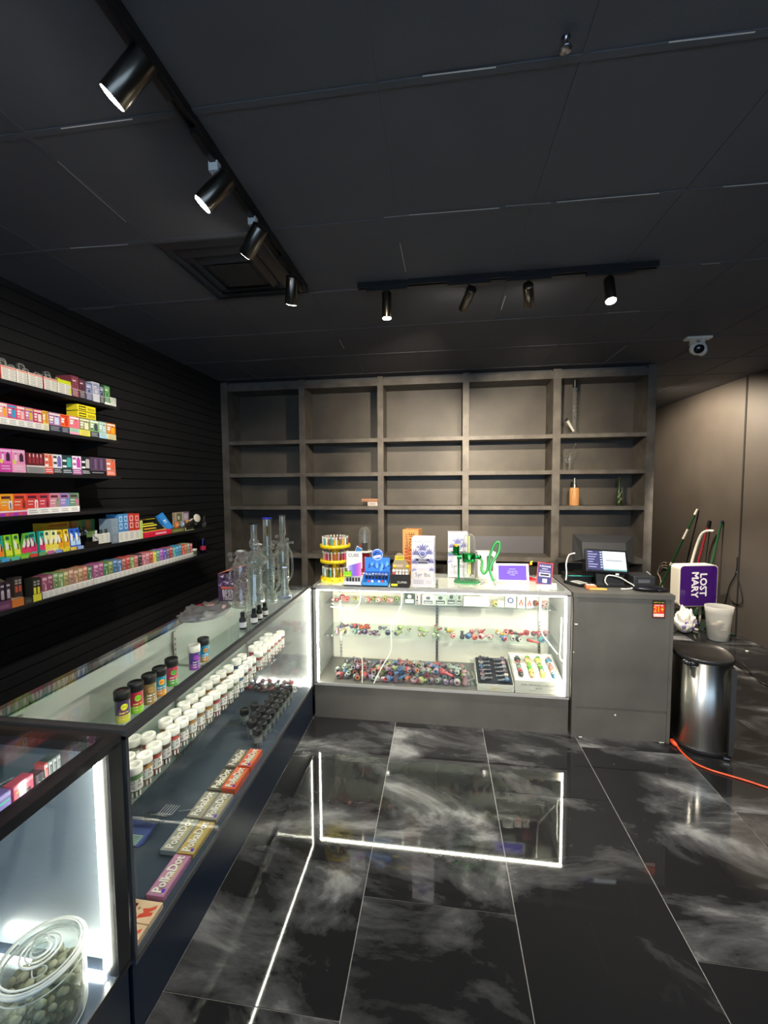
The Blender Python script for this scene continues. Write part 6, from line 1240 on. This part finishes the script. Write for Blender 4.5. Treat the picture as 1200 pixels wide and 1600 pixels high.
x, y, z = b2(897, 786, 1.487); t = thing('wooden_bottle', 'amber wood-look bottle with pump top on the lowest visible right bookcase shelf', 'bottle', (x, y, z))
q = MB('satin', 'c8945c'); q.lathe([(0, 0), (.045, 0), (.048, .006), (.048, .165), (.040, .185), (0, .185)], n=22)
for k in range(6): a = -2.6+k*.35; q.box(.0478*math.cos(a)-.003, .0478*math.sin(a)-.001, .02, .0478*math.cos(a)+.003, .0478*math.sin(a)+.001, .16, 'satin', 'a87440')
q.build('body', t); q = MB('metal', 'd8d2b8'); q.cyl((0, 0, .185), (0, 0, .215), .022, n=16); q.cyl((0, 0, .215), (0, 0, .285), .008, .010, 12); q.tube([(-.02, 0, .24), (0, 0, .25), (.02, 0, .24)], .005, 8); q.build('pump_top', t)
x, y, z = b2(967, 786, 1.487); t = thing('green_glass_bottle', 'slim dark green glass water pipe standing alone in the right bookcase bay', 'water pipe', (x, y, z))
q = MB('gloss', '2a3a1c'); q.lathe([(.020, 0), (.026, .006), (.028, .13), (.016, .155), (.013, .17), (.013, .285), (.017, .29), (.012, .29), (0, .28)], n=18); q.build('body', t)
q = MB('gloss', 'd8e0b0')
for k in range(10): a = -2.2+.28*(k % 5); zz = .03+.012*k; q.ell((.028*math.cos(a), .028*math.sin(a), zz), (.003, .003, .008), 'gloss', 'e8ecc0' if k % 2 else '88a050', 8, 5)
q.build('speckles', t)['kind'] = 'stuff'
x, y, z = b2(578, 786, 1.487, 1.60)
q = MB('card', 'c8c0b8'); q.box(-.055, -.05, 0, .055, .05, .045); q.box(-.03, -.0505, .01, .03, -.05, .03, 'card', 'a89a90'); tag(q.build('pale_box', None, (x+.035, y+.02, z)), 'small pale box under the brown box on the bookcase shelf', 'box')
q = MB('card', 'a87858'); q.box(-.095, -.06, 0, .085, .05, .032); q.box(-.095, -.0605, .004, .085, -.06, .012, 'card', '8a5c40'); tag(q.build('brown_box', None, (x+.01, y+.02, z+.0455)), 'flat brown box on top of the small pale box on the bookcase shelf', 'box')

# ------------------------------------------------------------------ right side: bin, brooms, sign, beaker, cords
t = thing('trash_bin', 'brushed steel pedal bin with black lid beside the black counter', 'bin', (2.605, .045, 0))
def oval(q, rings, mat, col, cap=True):
    """half-round plan: bowed towards the room, flat at the back"""
    vs = []; n = 40; fs = []
    for sx, sy, z_ in rings:
        for i in range(n):
            a = 2*PI*i/n; c_, s_ = math.cos(a), math.sin(a); x = .158*sx*math.copysign(abs(c_)**.75, c_); y_ = (.178 if s_ < 0 else .17)*sy*math.copysign(abs(s_)**(.9 if s_ < 0 else .6), s_); vs.append((x, y_, z_))
    for j in range(len(rings)-1):
        for i in range(n): a = j*n+i; b_ = j*n+(i+1) % n; fs.append((a, b_, b_+n, a+n))
    if cap: fs += [tuple(range(n))[::-1], tuple(range((len(rings)-1)*n, len(rings)*n))]
    q.add(vs, fs, mat, col, True); return q
oval(MB(), [(.99, .99, .03), (.99, .99, .585)], 'brushed_steel', None).build('body', t)
oval(MB(), [(1.0, 1.0, 0), (1.02, 1.02, .006), (1.02, 1.02, .03), (1.0, 1.0, .036)], 'satin', (.012, .012, .012)).build('base_ring', t)
q = oval(MB(), [(1.0, 1.0, .582), (1.04, 1.04, .588), (1.045, 1.045, .604), (1.03, 1.03, .610), (.97, .97, .612), (.95, .95, .609), (.5, .5, .611)], 'satin', (.014, .014, .014)); q.build('lid', t)
q = MB('plastic_film', (.01, .01, .01))
for k in range(7): a = -PI*.78+k*.10; q.ell((.155*math.cos(a), -.18+.010*abs(k-3), .578-.004*(k % 3)), (.020, .008, .016), None, None, 10, 7)
q.build('bin_liner', t); q = MB('satin', (.03, .03, .03)); q.box(.11, -.175, .03, .135, -.12, .57); q.build('hinge_post', t)
q = MB('metal', 'c8c8c4'); q.box(.085, -.185, .012, .115, -.168, .022); q.build('pedal', t); t.rotation_euler = (0, 0, -.28)
# sign
t = thing('box_sign', 'purple-faced white rounded sign box with pale sideways lettering, behind the steel bin', 'sign', (3.905, 2.36, 0))
def rrect(w_, h_, r, n=6):
    pts = []
    for cx, cz, a0 in ((w_/2-r, h_/2-r, 0), (-w_/2+r, h_/2-r, PI/2), (-w_/2+r, -h_/2+r, PI), (w_/2-r, -h_/2+r, 1.5*PI)):
        for k in range(n+1): a = a0+PI/2*k/n; pts.append((cx+r*math.cos(a), cz+r*math.sin(a)))
    return pts
q = MB('satin', 'e4ddcb'); q.prism([(x, 0, z_+.515) for x, z_ in rrect(.46, .485, .045)], (0, .14, 0)); q.build('casing', t)
q = MB('gloss', '3a1466'); q.prism([(x, -.004, z_+.515) for x, z_ in rrect(.445, .47, .045)], (0, .004, 0)); pf = q.build('purple_face', t)
q = MB('card', 'ece6ee'); 
for kk, (dx, dz) in enumerate(((0, 0), (.004, 0), (-.004, 0), (0, .004), (0, -.004), (.003, .003), (-.003, -.003))):
    q.text('LOST', .115, (.050+dx, -.006-.0004*kk, .53+dz), (0, 0, -1), (1, 0, 0), maxw=.27); q.text('MARY', .115, (-.050+dx, -.006-.0004*kk, .53+dz), (0, 0, -1), (1, 0, 0), maxw=.30)
q.build('lettering', pf)
q = MB('satin', 'c8c2b4'); q.tube([(-.09, .06, .28), (-.09, .05, .02), (-.07, -.02, .012), (-.03, -.06, .012)], .014, 8); q.build('leg', t); q = MB('satin', 'c8c2b4'); q.tube([(.12, .10, .28), (.12, .10, .012)], .014, 8); q.build('leg', t); t.rotation_euler = (0, 0, .18)
# brooms, mop handles
def stick(name, a_, b_, r, col, label, cat, extra=None):
    A, B = Vector(a_), Vector(b_); t = thing(name, label, cat, tuple(B)); d = A-B; L_ = d.length
    q = MB('satin', col); q.cyl((0, 0, 0), d, r, n=12); q.build('handle', t)
    if extra: extra(t, d)
    return t
def e1(t, d):
    q = MB('satin', 'dcd8c8'); q.cyl(d*.945, d*1.0, .016, .013, 12); q.build('grip', t); q = MB('satin', 'dcd8c8'); q.cyl(d*.70, d*.80, .017, .014, 12); q.build('coupling', t)
    q = MB('satin', 'dcd8c8'); q.cyl(d*.42, d*.45, .017, n=12); q.build('clip', t)
stick('broom', (4.228, 3.00, 1.38), (3.93, 3.42, .02), .013, '1c4a28', 'dark green broom stick with white grip leaning on the right wall', 'broom', e1)
def e2(t, d):
    q = MB('satin', '1c1c1c'); q.cyl(d*.93, d, .017, n=12); q.build('grip', t)
stick('broom', (4.232, 2.76, 1.25), (4.08, 2.93, .02), .012, '9a2430', 'red broom stick with black grip, thin one between the green ones', 'broom', e2)
def e3(t, d):
    q = MB('satin', '28303a'); q.cyl(d*.97, d, .014, n=12); q.build('grip', t)
    q = MB('satin', 'dcd8c8'); q.cyl(d*.02, d*.10, .016, n=12); q.build('ferrule', t)
    q = MB('satin', '264a34'); q.lathe([(.085, -.055), (.06, .01), (.025, .06), (.015, .07), (0, .07)], (0, 0, .055), 16, sy=.7); q.build('brush_head', t)
stick('broom', (4.232, 2.53, 1.27), (4.04, 2.58, .075), .012, '1e4e2c', 'green broom with green brush head, rightmost of the leaning sticks', 'broom', e3)
q = MB('satin', 'd8d4c8'); q.tube(smooth_pts([(4.215, 2.64, 1.13), (4.16, 2.70, 1.12), (4.12, 2.74, 1.04), (4.07, 2.785, .75), (4.02, 2.82, .30), (4.00, 2.83, .015)], 5), .016, 10); tag(q.build('bent_pipe', None), 'white bent plastic pipe leaning beside the red broom stick', 'pipe')
q = MB('satin', '33413a'); q.prism([(-.13, -.05, .0), (.13, -.05, .0), (.15, .12, .0), (-.15, .12, .0)], (0, 0, .02)); q.prism([(-.15, .12, 0), (.15, .12, 0), (.12, .13, .10), (-.12, .13, .10)], (0, .01, 0)); tag(q.build('dustpan', None, (4.06, 2.20, .0)), 'dark green dustpan lying on the floor under the purple sign', 'dustpan')
q = MB('plastic_film', 'dcd8d0'); bm = bmesh.new(); bmesh.ops.create_icosphere(bm, subdivisions=4, radius=1)
for v in bm.verts:
    n_ = noise.fractal(v.co*2.6+Vector((3, 1, 0)), .9, 2, 4); v.co = Vector((v.co.x*.10*(1+.22*n_), v.co.y*.09*(1+.22*n_), max(0, (v.co.z*.5+.5))*.26*(1+.3*n_)))
t = thing('wipes_bag', 'crumpled white bag with violet print on the floor beside the black counter', 'bag', (3.69, 2.21, 0)); q.add([v.co.copy() for v in bm.verts], [[v.index for v in f.verts] for f in bm.faces], None, None, True); bm.free(); q.build('bag', t)
q = MB('plastic_film', '5a4aa0')
for k in range(5): q.ell((-.05+.035*k, -.085+.01*k, .10+.035*math.sin(k*1.8)), (.022, .012, .02), None, '4a3a98' if k % 2 else '8a80b8', 10, 7)
q.build('violet_print', t)
t = thing('plastic_beaker', 'frosted plastic pitcher with crumpled paper inside, on the floor below the purple sign', 'pitcher', (3.925, 2.02, 0))
q = MB('frosted', 'ffffff'); q.lathe([(0, 0), (.095, 0), (.10, .01), (.125, .30), (.135, .375), (.131, .375), (.121, .30), (.096, .016), (0, .012)], n=30, sy=.85); q.build('body', t)
q = MB('card', 'e8e0d4'); rr = random.Random(9)
for k in range(7): q.ell((.04*rr.uniform(-1, 1), .03*rr.uniform(-1, 1), .05+.022*k), (.045, .035, .028), None, ('e8e0d4', 'a8a098', 'd8c8b8')[k % 3], 9, 6)
q.build('crumpled_paper', t)
q = MB('satin', '8a8680'); q.bev(-.04, -.05, 0, .16, .05, .07, .004); tag(q.build('grey_box', None, (4.05, 1.39, 0), .2), 'grey box on the floor cut by the right edge of the photo', 'box')
q = MB('satin', 'e0dcd0'); q.ell((0, 0, .006), (.016, .012, .006), None, None, 10, 6); tag(q.build('white_scrap', None, (4.0, 1.70, 0)), 'tiny white scrap on the floor near the right wall', 'scrap')
t = thing('orange_cord', 'orange extension cord running from the counter corner across the floor', 'cord', (2.43, -.02, 0))
q = MB('satin', 'e8552c'); pts = [at(1056, 1163, 'z', .008), at(1066, 1176, 'z', .006), at(1085, 1192, 'z', .006), at(1110, 1203, 'z', .006), at(1140, 1212, 'z', .006), at(1170, 1221, 'z', .006), at(1200, 1231, 'z', .006)]
d_ = pts[-1]-pts[-2]; pts += [pts[-1]+d_*2+Vector((0, .02, 0)), pts[-1]+d_*6+Vector((0, .10, 0))]; o_ = Vector(t.location)
q.tube(smooth_pts([p-o_ for p in pts], 6), .0055, 8); q.build('cable', t)
q = MB('satin', 'e05028'); A = at(1049, 1157, 'z', .016)-o_; B = at(1058, 1166, 'z', .010)-o_; q.tube([A, A*.4+B*.6, B], [.016, .015, .008], 10); q.build('plug', t)
q = MB('satin', (.012, .012, .012)); q.tube(smooth_pts([at(1140, 1030, 'z', .006), at(1156, 1034, 'z', .03), at(1168, 1045, 'z', .012), at(1180, 1058, 'z', .006), at(1200, 1071, 'z', .006), Vector((3.9, .9, .006))], 6), .006, 8); tag(q.build('floor_cable', None), 'thin black cable on the floor behind the steel bin', 'cord')
# wires along the wall seam
q = MB('satin', (.008, .008, .008)); xw = XR-.012
P = [(1152, 868), (1150, 895), (1140, 915), (1133, 942), (1127, 950)]; q.tube(smooth_pts([at(*p, 'x', xw) for p in P], 5), .006, 6)
P = [(1151, 893), (1156, 915), (1160, 940), (1152, 944), (1142, 938)]; q.tube(smooth_pts([at(*p, 'x', xw) for p in P], 5), .005, 6); tag(q.build('wall_wire', None), 'black wires hanging down the right wall beside the purple sign', 'wire')
t = thing('wire_coil', 'pale and brown coiled wires hanging behind the right end of the black counter', 'wire', (4.2, 3.5, .6))
q = MB('satin', 'b0a898'); o_ = Vector(t.location)
q.tube(smooth_pts([at(*p, 'x', 4.235)-o_ for p in [(1031, 921), (1032, 905), (1028, 896), (1030, 888), (1036, 884)]], 5), .008, 6)
for k in range(3): q.tube(smooth_pts([at(*p, 'x', 4.235)-o_ for p in [(1030, 893-4*k), (1036, 887-4*k), (1042, 888-4*k)]], 5), .006, 6)
q.tube(smooth_pts([at(*p, 'x', 4.235)-o_ for p in [(1031, 903), (1034, 912), (1036, 922)]], 5), .008, 6); q.build('loop', t)
# ------------------------------------------------------------------ ceiling: vent, security camera, sprinkler
t = thing('ceiling_vent', 'black square ceiling air diffuser beside the left light track', 'vent', (-.185, -.635, HC))
q = MB('satin', (.022, .022, .022)); w_ = .28
for a_, b_, z_ in ((.29, .262, -.008), (.235, .200, -.016), (.170, .140, -.022)):
    for s_ in (-1, 1):
        q.prism([(-a_, s_*a_, -.001), (a_, s_*a_, -.001), (b_, s_*b_, z_-.012), (-b_, s_*b_, z_-.012)], (0, -s_*.004, .0)); q.prism([(s_*a_, -a_, -.001), (s_*a_, a_, -.001), (s_*b_, b_, z_-.012), (s_*b_, -b_, z_-.012)], (-s_*.004, 0, 0))
q.build('louvre', t); MB('satin', (.03, .03, .03)).box(-.11, -.11, -.030, .11, .11, -.026).build('centre_plate', t)
q = MB('satin', (.06, .06, .06)); q.box(-.30, .285, -.012, .30, .30, -.001); q.box(-.30, -.30, -.006, .30, -.29, -.001); q.build('edge_trim', t)
t = thing('security_camera', 'white security camera with black lens on the ceiling near the right wall', 'security camera', (2.961, .868, HC))
q = MB('satin', 'e8e2d4'); q.box(-.085, -.03, -.018, .10, .03, 0); q.build('mount', t)
q = MB('satin', 'e4dccc'); q.cyl((-.03, 0, -.018), (-.03, -.01, -.06), .022, .028, 14); q.cyl((.04, 0, -.018), (.035, -.01, -.07), .018, .022, 14); q.build('bracket', t)
q = MB('satin', 'ece4d4'); q.ell((0, -.02, -.095), (.062, .05, .050), None, 'fdf9ee', 20, 12, axis=(0, -.55, .83)); q.ell((.03, -.02, -.115), (.035, .04, .04)); q.build('housing', t)
q = MB('gloss', (.004, .004, .01)); q.lathe([(0, 0), (.036, 0), (.034, .018), (.02, .024), (0, .026)], (-.015, -.055, -.108), 22, axis=(-.15, -.9, -.4)); q.build('lens', t)
p = at(884, 58, 'z', HC); q = MB('metal', 'b8b8bc'); q.lathe([(0, 0), (.016, 0), (.016, .003), (.008, .006), (.005, .028), (.012, .030), (0, .032)], (0, 0, -.032), 14); tag(q.build('sprinkler_head', None, (p.x, p.y, HC)), 'tiny metal sprinkler head on the dark ceiling, upper right', 'sprinkler')
